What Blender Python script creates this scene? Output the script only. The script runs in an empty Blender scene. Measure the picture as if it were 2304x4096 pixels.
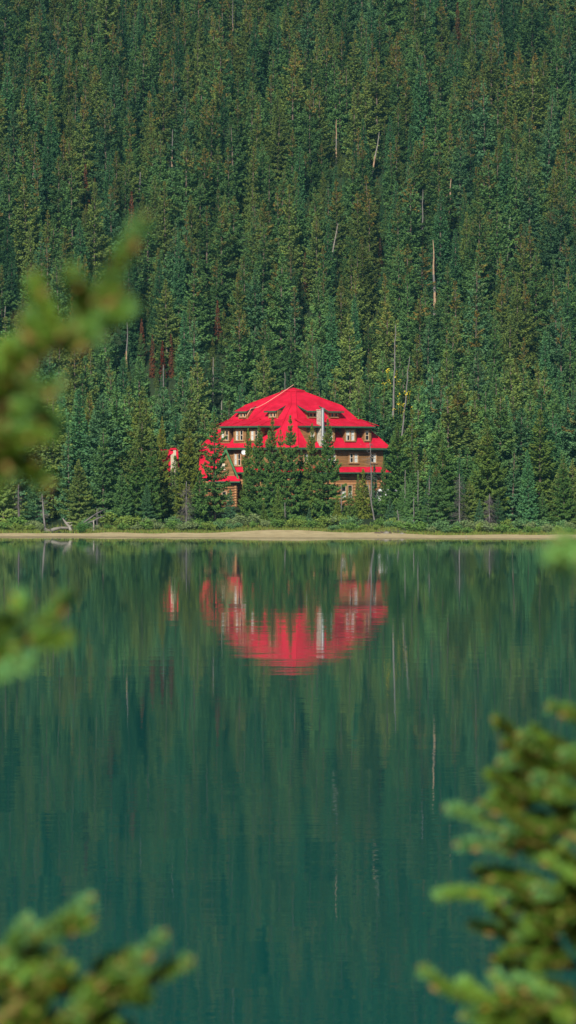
import bpy, math, random
from mathutils import Vector, Matrix, noise

R = math.radians
rnd = random.Random(11)
scene = bpy.context.scene
COL = scene.collection
F_PX = 11900.0          # focal length in pixels of the 2304 wide photograph
CAM_Z = 6.0
HORIZON = 1913.0        # picture row of the horizon
HAZE = True

def px_x(px, d):                       # world x of a picture column at distance d
    return (px - 1152.0) / F_PX * d
def px_z(py, d):                       # world z of a picture row at distance d
    return CAM_Z - (py - HORIZON) / F_PX * d
def to_px(x, d, z):
    return 1152 + x / d * F_PX, HORIZON - (z - CAM_Z) / d * F_PX

# ------------------------------------------------------------------ materials
def new_mat(name):
    m = bpy.data.materials.new(name)
    m.use_nodes = True
    nt = m.node_tree
    b = nt.nodes['Principled BSDF']
    return m, nt, b

def N(nt, kind, **kw):
    n = nt.nodes.new(kind)
    for k, v in kw.items():
        setattr(n, k, v)
    return n

def ramp(nt, stops):
    r = N(nt, 'ShaderNodeValToRGB')
    el = r.color_ramp.elements
    while len(el) < len(stops):
        el.new(0.5)
    for e, (p, c) in zip(el, stops):
        e.position = p
        e.color = (c[0], c[1], c[2], 1)
    return r

def mix_rgb(nt, a, b, fac, mode='MIX'):
    m = N(nt, 'ShaderNodeMix', data_type='RGBA', blend_type=mode)
    for sock, v in ((m.inputs[6], a), (m.inputs[7], b), (m.inputs[0], fac)):
        if hasattr(v, 'default_value') or hasattr(v, 'links'):
            nt.links.new(v, sock)
        elif isinstance(v, (int, float)):
            sock.default_value = v
        else:
            sock.default_value = (v[0], v[1], v[2], 1)
    return m.outputs[2]

def simple(name, col, rough=0.7, metal=0.0, nscale=6.0, namp=0.25, bump=0.0, spec=0.3):
    m, nt, b = new_mat(name)
    tc = N(nt, 'ShaderNodeTexCoord')
    no = N(nt, 'ShaderNodeTexNoise')
    no.inputs['Scale'].default_value = nscale
    no.inputs['Detail'].default_value = 5
    nt.links.new(tc.outputs['Object'], no.inputs['Vector'])
    r = ramp(nt, [(0.25, [c * (1 - namp) for c in col]), (0.75, [min(1, c * (1 + namp)) for c in col])])
    nt.links.new(no.outputs['Fac'], r.inputs['Fac'])
    nt.links.new(r.outputs['Color'], b.inputs['Base Color'])
    b.inputs['Roughness'].default_value = rough
    b.inputs['Metallic'].default_value = metal
    b.inputs['Specular IOR Level'].default_value = spec
    if bump:
        bp = N(nt, 'ShaderNodeBump')
        bp.inputs['Strength'].default_value = 1
        bp.inputs['Distance'].default_value = bump
        nt.links.new(no.outputs['Fac'], bp.inputs['Height'])
        nt.links.new(bp.outputs['Normal'], b.inputs['Normal'])
    return m

def foliage_mat(name, rust_col=(0.24, 0.15, 0.034), trans=0.2, default=None, lo=(0.72, 0.78, 0.9), hi=(1.35, 1.25, 0.95)):
    """needles: colour from the instance's own 'tint', cones and dead sprays from the mesh 'cone' attribute times the instance's 'rust'"""
    m, nt, b = new_mat(name)
    out = nt.nodes['Material Output']
    if default is None:
        t = N(nt, 'ShaderNodeAttribute', attribute_type='INSTANCER', attribute_name='tint')
        tint = t.outputs['Color']
        ru = N(nt, 'ShaderNodeAttribute', attribute_type='INSTANCER', attribute_name='rust')
        rust = ru.outputs['Fac']
    else:
        rg = N(nt, 'ShaderNodeRGB'); rg.outputs[0].default_value = (*default, 1)
        tint = rg.outputs[0]
        vl = N(nt, 'ShaderNodeValue'); vl.outputs[0].default_value = 1.0
        rust = vl.outputs[0]
    cone = N(nt, 'ShaderNodeAttribute', attribute_type='GEOMETRY', attribute_name='cone')
    var = N(nt, 'ShaderNodeAttribute', attribute_type='GEOMETRY', attribute_name='var')
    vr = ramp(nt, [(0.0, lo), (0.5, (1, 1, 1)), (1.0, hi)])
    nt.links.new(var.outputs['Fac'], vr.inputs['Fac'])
    c1 = mix_rgb(nt, tint, vr.outputs['Color'], 1.0, 'MULTIPLY')
    mu = N(nt, 'ShaderNodeMath', operation='MULTIPLY', use_clamp=True)
    nt.links.new(cone.outputs['Fac'], mu.inputs[0]); nt.links.new(rust, mu.inputs[1])
    c2 = mix_rgb(nt, c1, rust_col, mu.outputs[0])
    d = N(nt, 'ShaderNodeBsdfDiffuse'); tr = N(nt, 'ShaderNodeBsdfTranslucent')
    nt.links.new(c2, d.inputs['Color']); nt.links.new(c2, tr.inputs['Color'])
    mx = N(nt, 'ShaderNodeMixShader'); mx.inputs[0].default_value = trans
    nt.links.new(d.outputs[0], mx.inputs[1]); nt.links.new(tr.outputs[0], mx.inputs[2])
    nt.links.new(mx.outputs[0], out.inputs['Surface'])
    nt.nodes.remove(b)
    return m

def roof_mat():
    m, nt, b = new_mat('red_roof_shingles')
    tc = N(nt, 'ShaderNodeTexCoord')
    sep = N(nt, 'ShaderNodeSeparateXYZ'); nt.links.new(tc.outputs['Object'], sep.inputs[0])
    mu = N(nt, 'ShaderNodeMath', operation='MULTIPLY'); mu.inputs[1].default_value = 6.6
    nt.links.new(sep.outputs['Z'], mu.inputs[0])
    fr = N(nt, 'ShaderNodeMath', operation='FRACT'); nt.links.new(mu.outputs[0], fr.inputs[0])
    no = N(nt, 'ShaderNodeTexNoise'); no.inputs['Scale'].default_value = 0.9; no.inputs['Detail'].default_value = 6
    nt.links.new(tc.outputs['Object'], no.inputs['Vector'])
    base = ramp(nt, [(0.3, (0.43, 0.003, 0.022)), (0.7, (0.64, 0.008, 0.042))])
    nt.links.new(no.outputs['Fac'], base.inputs['Fac'])
    # worn paint: pale flecks stretched down the slope
    mp = N(nt, 'ShaderNodeMapping'); mp.inputs['Scale'].default_value = (1.6, 1.6, 0.7)
    nt.links.new(tc.outputs['Object'], mp.inputs[0])
    n2 = N(nt, 'ShaderNodeTexNoise'); n2.inputs['Scale'].default_value = 1.3; n2.inputs['Detail'].default_value = 8
    n2.inputs['Roughness'].default_value = 0.7
    nt.links.new(mp.outputs[0], n2.inputs['Vector'])
    wr = ramp(nt, [(0.64, (0, 0, 0)), (0.78, (0.7, 0.7, 0.7))])
    nt.links.new(n2.outputs['Fac'], wr.inputs['Fac'])
    c = mix_rgb(nt, base.outputs['Color'], (0.75, 0.35, 0.30), wr.outputs['Color'])
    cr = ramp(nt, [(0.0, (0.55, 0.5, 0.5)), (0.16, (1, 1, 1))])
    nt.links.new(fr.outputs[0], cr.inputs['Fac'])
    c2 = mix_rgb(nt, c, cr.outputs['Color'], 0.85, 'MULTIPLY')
    nt.links.new(c2, b.inputs['Base Color'])
    b.inputs['Roughness'].default_value = 0.75
    b.inputs['Specular IOR Level'].default_value = 0.15
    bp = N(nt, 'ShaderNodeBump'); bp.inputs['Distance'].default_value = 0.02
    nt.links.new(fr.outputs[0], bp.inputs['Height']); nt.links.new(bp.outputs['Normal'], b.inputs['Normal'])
    return m

def siding_mat(name, col, pitch):
    m, nt, b = new_mat(name)
    tc = N(nt, 'ShaderNodeTexCoord')
    sep = N(nt, 'ShaderNodeSeparateXYZ'); nt.links.new(tc.outputs['Object'], sep.inputs[0])
    mu = N(nt, 'ShaderNodeMath', operation='MULTIPLY'); mu.inputs[1].default_value = 1.0 / pitch
    nt.links.new(sep.outputs['Z'], mu.inputs[0])
    fr = N(nt, 'ShaderNodeMath', operation='FRACT'); nt.links.new(mu.outputs[0], fr.inputs[0])
    h = N(nt, 'ShaderNodeMath', operation='PINGPONG'); h.inputs[1].default_value = 0.5
    nt.links.new(fr.outputs[0], h.inputs[0])
    mp = N(nt, 'ShaderNodeMapping'); mp.inputs['Scale'].default_value = (0.8, 0.8, 6)
    nt.links.new(tc.outputs['Object'], mp.inputs[0])
    no = N(nt, 'ShaderNodeTexNoise'); no.inputs['Scale'].default_value = 1.2; no.inputs['Detail'].default_value = 6
    nt.links.new(mp.outputs[0], no.inputs['Vector'])
    r = ramp(nt, [(0.3, [c * 0.7 for c in col]), (0.7, [c * 1.35 for c in col])])
    nt.links.new(no.outputs['Fac'], r.inputs['Fac'])
    g = ramp(nt, [(0.0, (0.25, 0.25, 0.25)), (0.2, (1, 1, 1))])       # dark caulk in the joints
    nt.links.new(h.outputs[0], g.inputs['Fac'])
    nt.links.new(mix_rgb(nt, r.outputs['Color'], g.outputs['Color'], 1.0, 'MULTIPLY'), b.inputs['Base Color'])
    bp = N(nt, 'ShaderNodeBump'); bp.inputs['Distance'].default_value = 0.05
    nt.links.new(h.outputs[0], bp.inputs['Height']); nt.links.new(bp.outputs['Normal'], b.inputs['Normal'])
    b.inputs['Roughness'].default_value = 0.7
    b.inputs['Specular IOR Level'].default_value = 0.2
    return m

def water_mat():
    m, nt, b = new_mat('lake_water')
    tc = N(nt, 'ShaderNodeTexCoord')
    b.inputs['Base Color'].default_value = (0.001, 0.064, 0.058, 1)
    b.inputs['Roughness'].default_value = 0.024
    b.inputs['IOR'].default_value = 1.333
    b.inputs['Specular IOR Level'].default_value = 0.5
    def layer(sx, sy, scale, detail):
        mp = N(nt, 'ShaderNodeMapping'); mp.inputs['Scale'].default_value = (sx, sy, 1)
        nt.links.new(tc.outputs['Object'], mp.inputs[0])
        no = N(nt, 'ShaderNodeTexNoise'); no.inputs['Scale'].default_value = scale
        no.inputs['Detail'].default_value = detail
        nt.links.new(mp.outputs[0], no.inputs['Vector'])
        return no.outputs['Fac']
    fine = layer(0.35, 1.0, 2.2, 2)
    broad = layer(0.3, 1.0, 0.35, 1)
    wind = layer(0.25, 1.0, 0.03, 2)
    a = N(nt, 'ShaderNodeMath', operation='MULTIPLY_ADD'); a.inputs[1].default_value = 3.4
    nt.links.new(broad, a.inputs[0]); nt.links.new(fine, a.inputs[2])
    wr = ramp(nt, [(0.38, (0.4,) * 3), (0.62, (1.4,) * 3)])
    nt.links.new(wind, wr.inputs['Fac'])
    mm = N(nt, 'ShaderNodeMath', operation='MULTIPLY')
    nt.links.new(a.outputs[0], mm.inputs[0]); nt.links.new(wr.outputs['Color'], mm.inputs[1])
    bp = N(nt, 'ShaderNodeBump'); bp.inputs['Strength'].default_value = 1.0
    bp.inputs['Distance'].default_value = 0.0020
    nt.links.new(mm.outputs[0], bp.inputs['Height'])
    nt.links.new(bp.outputs['Normal'], b.inputs['Normal'])
    return m

def ground_mat(name, stops, scale):
    m, nt, b = new_mat(name)
    tc = N(nt, 'ShaderNodeTexCoord')
    no = N(nt, 'ShaderNodeTexNoise'); no.inputs['Scale'].default_value = scale
    no.inputs['Detail'].default_value = 8; no.inputs['Roughness'].default_value = 0.65
    nt.links.new(tc.outputs['Object'], no.inputs['Vector'])
    r = ramp(nt, stops)
    nt.links.new(no.outputs['Fac'], r.inputs['Fac'])
    nt.links.new(r.outputs['Color'], b.inputs['Base Color'])
    bp = N(nt, 'ShaderNodeBump'); bp.inputs['Distance'].default_value = 0.08
    nt.links.new(no.outputs['Fac'], bp.inputs['Height']); nt.links.new(bp.outputs['Normal'], b.inputs['Normal'])
    b.inputs['Roughness'].default_value = 0.95
    b.inputs['Specular IOR Level'].default_value = 0.1
    return m

def glass_mat():
    m, nt, b = new_mat('window_glass')
    out = nt.nodes['Material Output']
    t = N(nt, 'ShaderNodeBsdfTransparent'); t.inputs[0].default_value = (0.9, 0.93, 0.92, 1)
    g = N(nt, 'ShaderNodeBsdfGlossy'); g.inputs['Roughness'].default_value = 0.03
    mx = N(nt, 'ShaderNodeMixShader'); mx.inputs[0].default_value = 0.06
    nt.links.new(t.outputs[0], mx.inputs[1]); nt.links.new(g.outputs[0], mx.inputs[2])
    nt.links.new(mx.outputs[0], out.inputs['Surface'])
    nt.nodes.remove(b)
    return m

M = {}
M['needles'] = foliage_mat('spruce_needles')
M['near_needles'] = foliage_mat('near_spruce_needles', rust_col=(0.34, 0.19, 0.03), trans=0.18, default=(0.150, 0.275, 0.034), lo=(.30, .30, .22), hi=(1.15, 1.5, 4.8))  # hi: bluish rim of backlight and sky reflection painted into the shoot tips
M['leaves'] = foliage_mat('willow_leaves', rust_col=(0.12, 0.10, 0.03))
M['grass'] = foliage_mat('shore_grass', rust_col=(0.20, 0.17, 0.05), default=(0.165, 0.225, 0.050))
M['yellow_leaf'] = simple('yellow_leaves', (0.62, 0.50, 0.02))
M['bark'] = simple('spruce_bark', (0.13, 0.095, 0.075), nscale=3, namp=0.4)
M['grey_wood'] = simple('weathered_grey_wood', (0.155, 0.142, 0.135), nscale=2, namp=0.35)
M['pale_wood'] = simple('sun_bleached_wood', (0.22, 0.20, 0.17), nscale=2.5, namp=0.35)
M['orange_bark'] = simple('orange_stripped_bark', (0.34, 0.225, 0.14), nscale=1.2, namp=0.5)
M['dead_twigs'] = simple('dead_twigs', (0.105, 0.09, 0.088), nscale=2, namp=0.3)
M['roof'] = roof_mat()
M['siding'] = siding_mat('brown_log_siding', (0.27, 0.145, 0.055), 0.155)
M['logs'] = simple('round_wall_logs', (0.38, 0.185, 0.08), nscale=1.5, namp=0.35)
M['green_trim'] = simple('dark_green_trim', (0.025, 0.085, 0.045), nscale=3, namp=0.3)
M['light_green_trim'] = simple('mid_green_trim', (0.05, 0.17, 0.06), nscale=3, namp=0.3)
M['frame'] = simple('window_wood', (0.34, 0.185, 0.085), nscale=4)
M['sash'] = simple('pale_sash_paint', (0.60, 0.50, 0.36), nscale=4)
M['dark_room'] = simple('dark_room', (0.012, 0.012, 0.016), rough=1)
M['curtain'] = simple('white_curtain', (0.72, 0.72, 0.72), nscale=3, namp=0.08)
M['glass'] = glass_mat()
M['stone'] = simple('fieldstone_chimney', (0.43, 0.40, 0.32), nscale=4, namp=0.5, bump=0.04)
M['cream_stone'] = simple('cream_stone', (0.47, 0.42, 0.30), nscale=3, namp=0.3, bump=0.04)
M['steel'] = simple('galvanised_steel', (0.62, 0.64, 0.66), rough=0.38, metal=0.85, namp=0.1)
M['cable'] = simple('pale_cable', (0.75, 0.42, 0.30), namp=0.1)
M['white_paint'] = simple('white_vehicle_paint', (0.72, 0.74, 0.76), rough=0.3, namp=0.04, spec=0.5)
M['tyre'] = simple('tyre_rubber', (0.02, 0.02, 0.02), rough=0.9)
M['dish'] = simple('dish_white', (0.66, 0.68, 0.68), rough=0.5, namp=0.08)
M['rock'] = simple('grey_rock', (0.16, 0.145, 0.12), nscale=3, namp=0.5, bump=0.05)
M['water'] = water_mat()
M['sand'] = ground_mat('beach_sand', [(0.3, (0.31, 0.245, 0.13)), (0.55, (0.44, 0.355, 0.195)), (0.75, (0.50, 0.42, 0.245))], 0.8)
nt_ = M['sand'].node_tree                 # wet dark margin along the waterline
b_ = nt_.nodes['Principled BSDF']
src = b_.inputs['Base Color'].links[0].from_socket
tc_ = N(nt_, 'ShaderNodeTexCoord'); sp_ = N(nt_, 'ShaderNodeSeparateXYZ'); nt_.links.new(tc_.outputs['Object'], sp_.inputs[0])
mr_ = N(nt_, 'ShaderNodeMapRange'); mr_.inputs[1].default_value = 0.0; mr_.inputs[2].default_value = 0.09
mr_.inputs[3].default_value = 0.45; mr_.inputs[4].default_value = 1.0
nt_.links.new(sp_.outputs['Z'], mr_.inputs[0])
nt_.links.new(mix_rgb(nt_, src, mr_.outputs[0], 1.0, 'MULTIPLY'), b_.inputs['Base Color'])
M['forest_floor'] = ground_mat('forest_floor', [(0.3, (0.016, 0.026, 0.012)), (0.6, (0.028, 0.045, 0.018)), (0.8, (0.045, 0.05, 0.024))], 0.5)
M['bank_soil'] = ground_mat('bank_soil', [(0.3, (0.10, 0.075, 0.05)), (0.6, (0.17, 0.12, 0.085)), (0.8, (0.24, 0.17, 0.12))], 1.4)

# ------------------------------------------------------------------ mesh helpers
class MB:
    def __init__(self):
        self.v = []; self.f = []; self.m = []; self.cone = []; self.var = []
    def face(self, pts, m=0, cone=0.0, var=0.5):
        i = len(self.v)
        self.v.extend([tuple(p) for p in pts])
        self.f.append(tuple(range(i, i + len(pts))))
        self.m.append(m); self.cone.append(cone); self.var.append(var)
    def hexa(self, p, m=0):            # 8 corners: bottom ring 0-3, top ring 4-7
        for q in ((3, 2, 1, 0), (4, 5, 6, 7), (0, 1, 5, 4), (1, 2, 6, 5), (2, 3, 7, 6), (3, 0, 4, 7)):
            self.face([p[k] for k in q], m)
    def box(self, x0, x1, y0, y1, z0, z1, m=0):
        self.hexa([(x0, y0, z0), (x1, y0, z0), (x1, y1, z0), (x0, y1, z0),
                   (x0, y0, z1), (x1, y0, z1), (x1, y1, z1), (x0, y1, z1)], m)
    def tube(self, path, radii, n=6, m=0, cap=True):
        path = [Vector(p) for p in path]
        if isinstance(radii, (int, float)):
            radii = [radii] * len(path)
        rings = []
        for k, p in enumerate(path):
            t = (path[min(k + 1, len(path) - 1)] - path[max(k - 1, 0)]).normalized()
            a = Vector((0, 0, 1)) if abs(t.z) < 0.9 else Vector((1, 0, 0))
            u = t.cross(a).normalized(); w = t.cross(u)
            i = len(self.v)
            for q in range(n):
                an = 2 * math.pi * q / n
                self.v.append(tuple(p + (u * math.cos(an) + w * math.sin(an)) * radii[k]))
            rings.append(i)
        for k in range(len(rings) - 1):
            for q in range(n):
                q2 = (q + 1) % n
                self.f.append((rings[k] + q, rings[k] + q2, rings[k + 1] + q2, rings[k + 1] + q))
                self.m.append(m); self.cone.append(0); self.var.append(0.5)
        if cap:
            for r in (rings[0], rings[-1]):
                self.f.append(tuple(range(r, r + n))); self.m.append(m); self.cone.append(0); self.var.append(0.5)
    def mesh(self, name, mats, smooth=False, attrs=False):
        me = bpy.data.meshes.new(name)
        me.from_pydata(self.v, [], self.f)
        for mt in mats:
            me.materials.append(mt)
        me.polygons.foreach_set('material_index', self.m)
        if smooth:
            me.polygons.foreach_set('use_smooth', [True] * len(self.f))
        if attrs:
            for nm, data in (('cone', self.cone), ('var', self.var)):
                at = me.attributes.new(nm, 'FLOAT', 'FACE')
                at.data.foreach_set('value', data)
        me.update()
        return me
    def build(self, name, mats, parent=None, smooth=False, attrs=False):
        if not isinstance(mats, (list, tuple)):
            mats = [mats]
        o = bpy.data.objects.new(name, self.mesh(name, mats, smooth, attrs))
        COL.objects.link(o)
        if parent is not None:
            o.parent = parent
        return o

def tag(o, label=None, cat=None, group=None, kind=None):
    if label: o['label'] = label
    if cat: o['category'] = cat
    if group: o['group'] = group
    if kind: o['kind'] = kind
    return o

def empty(name, loc, rz=0.0):
    o = bpy.data.objects.new(name, None)
    COL.objects.link(o)
    o.empty_display_size = 0.5
    o.location = loc
    o.rotation_euler = (0, 0, rz)
    return o

# ------------------------------------------------------------------ terrain
def smooth(t):
    t = max(0.0, min(1.0, t))
    return t * t * (3 - 2 * t)

PROFILE = [(286, -0.8), (293, -0.14), (295, 0.0), (298, 0.12), (304, 0.22), (311, 0.42), (318, 0.90), (330, 1.75),
           (344, 2.6), (362, 2.8), (374, 3.3), (386, 5.4), (400, 10.0), (420, 19.5), (470, 46.0), (560, 97.0),
           (640, 146.0), (760, 230.0), (900, 330.0)]
def shore_off(x):
    a = smooth((x + 30) / 30.0); b = smooth(x / 28.0)
    return 9.5 - 7.0 * a - 4.2 * b + 0.7 * noise.noise(Vector((x * 0.22, 4.0, 0))) + 0.25 * noise.noise(Vector((x * 0.9, 1.0, 0)))
def ground_z(x, d):
    d_in = d
    d = d - shore_off(x) * (1 - smooth((d - 306) / 14.0))
    z = ground_z0(x, d)
    return z + ground_extra(x, d_in)
def ground_z0(x, d):
    for (a, za), (b, zb) in zip(PROFILE, PROFILE[1:]):
        if d <= b:
            t = (d - a) / (b - a)
            z = za + (zb - za) * t
            break
    else:
        z = PROFILE[-1][1]
    return z
def ground_extra(x, d):
    z = 0.0
    amp = smooth((d - 380) / 60.0)
    if amp > 0:
        z += amp * 3.2 * noise.noise(Vector((x * 0.021 + 3.1, d * 0.018, 0.0)))
        z += amp * 1.0 * noise.noise(Vector((x * 0.08, d * 0.07, 5.0)))
    s = smooth((d - 300) / 14.0) * (1 - smooth((d - 335) / 8.0))
    z += s * 0.18 * noise.noise(Vector((x * 0.16, d * 0.14, 9.0)))
    # low eroded bank at the right of the beach and a sand swell at its middle
    bx = px_x(1570, 309); z += 0.30 * math.exp(-((x - bx) / 1.5) ** 2 - ((d - 309.5) / 1.6) ** 2)
    cx = px_x(1250, 311); z += 0.12 * math.exp(-((x - cx) / 3.0) ** 2 - ((d - 312) / 2.5) ** 2)
    return z

def shore_d(x):                        # where sand gives way to plants
    w = px_x(1090, 311)
    return 309.2 + 3.4 * math.exp(-((x - w) / 5.0) ** 2) + 1.6 * noise.noise(Vector((x * 0.25, 0, 2))) - 5.4 * smooth((x - 9) / 7.0) + 1.4 * smooth((-x - 8) / 10.0)

def strip(name, d_list_fn, xs, mat, kind='structure'):
    mb = MB()
    ds = [d_list_fn(x) for x in xs]
    nv = len(ds[0])
    for x, dd in zip(xs, ds):
        for d in dd:
            mb.v.append((x, d, ground_z(x, d)))
    for i in range(len(xs) - 1):
        for j in range(nv - 1):
            a = i * nv + j
            mb.f.append((a, a + nv, a + nv + 1, a + 1)); mb.m.append(0); mb.cone.append(0); mb.var.append(0.5)
    o = mb.build(name, mat, smooth=True)
    tag(o, kind=kind)
    return o

XS = [-230 + 1.0 * i for i in range(0, 190)]
XS += [-40 + 0.5 * i for i in range(0, 160)]
XS += [40 + 1.0 * i for i in range(0, 191)]
strip('beach', lambda x: [285 + (shore_d(x) - 285) * k / 24.0 for k in range(25)], XS, M['sand'])
def hill_ds(x):
    s = shore_d(x)
    out = [s + (345 - s) * k / 26.0 for k in range(27)]
    d = 345.0
    while d < 900:
        d += 2.5 if d < 420 else 6.0
        out.append(min(d, 899.9))
    return out
strip('hillside', hill_ds, XS, M['forest_floor'])

wm = MB()
wm.face([(-900, 7, 0), (900, 7, 0), (900, 300, 0), (-900, 300, 0)])
wo = wm.build('lake_water', M['water']); tag(wo, kind='structure')

# the bank on the camera's side
def bank_z(x, y):
    t = smooth((y + 1.0) / 14.5)
    return 4.4 * (1 - t) - 1.0 * t + 0.10 * noise.noise(Vector((x * 0.7, y * 0.7, 1.0)))
mb = MB()
NX, NY = 60, 50
for i in range(NX + 1):
    for j in range(NY + 1):
        x = -30 + i * 1.0; y = -14 + j * 0.58
        mb.v.append((x, y, bank_z(x, y)))
for i in range(NX):
    for j in range(NY):
        a = i * (NY + 1) + j
        mb.f.append((a, a + NY + 1, a + NY + 2, a + 1)); mb.m.append(0); mb.cone.append(0); mb.var.append(0.5)
tag(mb.build('near_bank', M['bank_soil'], smooth=True), kind='structure')

# ------------------------------------------------------------------ conifer meshes
def rand_unit(rg):
    while True:
        v = Vector((rg.uniform(-1, 1), rg.uniform(-1, 1), rg.uniform(-1, 1)))
        if 0.05 < v.length < 1:
            return v.normalized()

def spray(mb, rg, p, axis, size, cone, var, updir=0.6, out=None):
    """one small kite of needles at p along axis"""
    n = rand_unit(rg) + Vector((0, 0, updir))
    if out is not None:
        n = n * 0.75 + out * 0.55
    n.normalize()
    a = (axis + rand_unit(rg) * 0.55).normalized()
    s = a.cross(n)
    if s.length < 1e-3:
        return
    s.normalize()
    L = size * rg.uniform(0.75, 1.3); w = L * rg.uniform(0.26, 0.42)
    q = p + a * L * 0.4
    mb.face([p - a * L * 0.25, q - s * w, p + a * L, q + s * w], 0, cone, var)

def crown(seed, H, Rm, base, whorls, nb, dens=1.0, size=0.22, power=0.8, gaps=0.12, stub=0.04, lump=0.25, droop=1.0, ripe=0.72, spire=1.0):
    rg = random.Random(seed)
    mb = MB()
    off = Vector((seed * 7.3, seed * 1.7, 0))
    for k in range(whorls):
        t = (k + rg.uniform(-0.3, 0.3)) / (whorls - 1)
        t = max(0.0, min(1.0, t))
        z0 = H * (base + (1 - base) * t)
        nbr = max(3, int(round(nb * (1.0 - 0.35 * t) + rg.uniform(-1, 1))))
        a0 = rg.uniform(0, 6.28)
        for j in range(nbr):
            if rg.random() < gaps:
                continue
            az = a0 + 6.283 * j / nbr + rg.uniform(-0.3, 0.3)
            prof = min(1.0, ((1 - t) / spire) ** power) * (0.78 + 0.22 * min(1, t * 4 + 0.3)) + stub
            lm = 1 + lump * 1.8 * noise.noise(Vector((math.cos(az) * 1.1, math.sin(az) * 1.1, z0 * 0.55)) + off)
            L = Rm * prof * rg.uniform(0.72, 1.18) * lm
            pitch = R((-22 + 52 * t) * droop + rg.uniform(-8, 8))
            d = Vector((math.cos(az) * math.cos(pitch), math.sin(az) * math.cos(pitch), math.sin(pitch)))
            side = Vector((-math.sin(az), math.cos(az), 0))
            bvar = min(1, max(0, rg.gauss(0.42, 0.2)))
            ncl = max(3, int(L / 0.135 * dens))
            outv = Vector((math.cos(az), math.sin(az), 0.35))
            ripe_b = rg.uniform(.5, 1.0) if (t > 0.74 + rg.uniform(-0.14, 0.14) and rg.random() < ripe) else (0.3 if rg.random() < 0.04 else 0.0)
            for c in range(ncl):
                f = 0.18 + 0.82 * (c + rg.random()) / ncl
                lift = 0.20 * L * f * f * (0.9 if t < 0.6 else 0.2)
                p = Vector((0, 0, z0)) + d * (L * f) + Vector((0, 0, lift - 0.10 * L * math.sin(f * 3.1)))
                wd = 0.26 * L * (1.05 - f) + 0.06
                for q in range(6 if L > 0.5 else 4):
                    pp = p + side * rg.uniform(-wd, wd) + Vector((0, 0, rg.uniform(-0.22, 0.07)))
                    ax = (d * 0.9 + side * rg.uniform(-0.8, 0.8) + Vector((0, 0, -0.25 if t < 0.7 else 0.25)))
                    cn = ripe_b * (1.0 if rg.random() < 0.75 else 0.2)
                    spray(mb, rg, pp, ax, size * (1.0 if t < 0.85 else 0.8), cn, min(1, max(0, bvar + rg.gauss(0, 0.10) + 0.10 * (f - 0.5))), 0.6, outv)
    for q in range(16):                 # leader
        z = H * (0.965 + 0.04 * q / 15.0)
        spray(mb, rg, Vector((rg.uniform(-.03, .03), rg.uniform(-.03, .03), z)), Vector((rg.uniform(-.5, .5), rg.uniform(-.5, .5), 1)), size * 0.7, 0.8, 0.6)
    return mb

def trunk_mb(H, r, seed, twigs=0, twig_top=0.4, mat_i=0, lean=0.0):
    rg = random.Random(seed)
    mb = MB()
    path = []; rad = []
    for k in range(9):
        t = k / 8.0
        path.append((lean * H * t * t + rg.uniform(-.02, .02) * H * 0.1, rg.uniform(-.02, .02) * H * 0.1, H * t - (0.3 if k == 0 else 0)))
        rad.append(r * (1 - t) ** 0.8 + 0.015)
    mb.tube(path, rad, 7, mat_i)
    return mb

def twig_tube(mb, rg, p, d, L, r, m=0, sub=3):
    pts = [p]; q = p.copy(); dd = d.copy()
    for k in range(3):
        dd = (dd + rand_unit(rg) * 0.22 + Vector((0, 0, -0.05))).normalized()
        q = q + dd * L / 3
        pts.append(q.copy())
    mb.tube(pts, [r, r * 0.75, r * 0.5, r * 0.2], 3, m, cap=False)
    for s in range(sub):
        f = rg.uniform(0.3, 0.95)
        k = min(2, int(f * 3)); base = pts[k].lerp(pts[k + 1], f * 3 - k)
        d2 = (dd + rand_unit(rg) * 0.9).normalized()
        mb.tube([base, base + d2 * L * 0.25, base + (d2 + rand_unit(rg) * 0.2) * L * 0.42], [r * 0.5, r * 0.35, r * 0.12], 3, m, cap=False)

def dead_twigs(seed, H, Rm, z0, z1, n, r=0.022, sub=3, droop=-0.15, power=0.6):
    rg = random.Random(seed)
    mb = MB()
    for k in range(n):
        t = rg.random()
        z = H * (z0 + (z1 - z0) * t)
        az = rg.uniform(0, 6.283)
        d = Vector((math.cos(az), math.sin(az), droop + rg.uniform(-.3, .35))).normalized()
        twig_tube(mb, rg, Vector((0, 0, z)), d, Rm * (1 - t * 0.75) ** power * rg.uniform(0.5, 1.1), r, 0, sub)
    return mb

# crown variants: (mesh, trunk mesh)
CR = {}
def add_variant(key, mbc, H, r, seed):
    CR[key] = (mbc.mesh(key + '_crown', [M['needles']], attrs=True),
               trunk_mb(H * 0.97, r, seed).mesh(key + '_trunk', [M['bark']], smooth=True), H)
for i in range(7):                      # dense Engelmann-like spruces
    rg = random.Random(100 + i)
    add_variant('spruce%d' % i, crown(200 + i, 12.0, rg.uniform(2.15, 2.6), rg.uniform(0.03, 0.14), 30, 7, 1.0, 0.20, rg.uniform(0.8, 1.0), 0.12, 0.04, 0.42, spire=rg.uniform(.85, 1.1)), 12.0, 0.17, i)
for i in range(3):                      # narrow dense firs
    add_variant('fir%d' % i, crown(300 + i, 11.0, 1.2 + 0.12 * i, 0.05, 40, 8, 1.1, 0.17, 0.75, 0.05, 0.05, 0.12, ripe=0.15), 11.0, 0.13, 20 + i)
for i in range(3):                      # full, wide lakeside spruces, needles to the ground
    add_variant('lakeside%d' % i, crown(400 + i, 11.0, 2.2 + 0.12 * i, 0.03, 30, 8, 1.8, 0.18, 0.9, 0.05, 0.04, 0.36, ripe=0.55, spire=.85), 11.0, 0.17, 40 + i)
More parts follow.
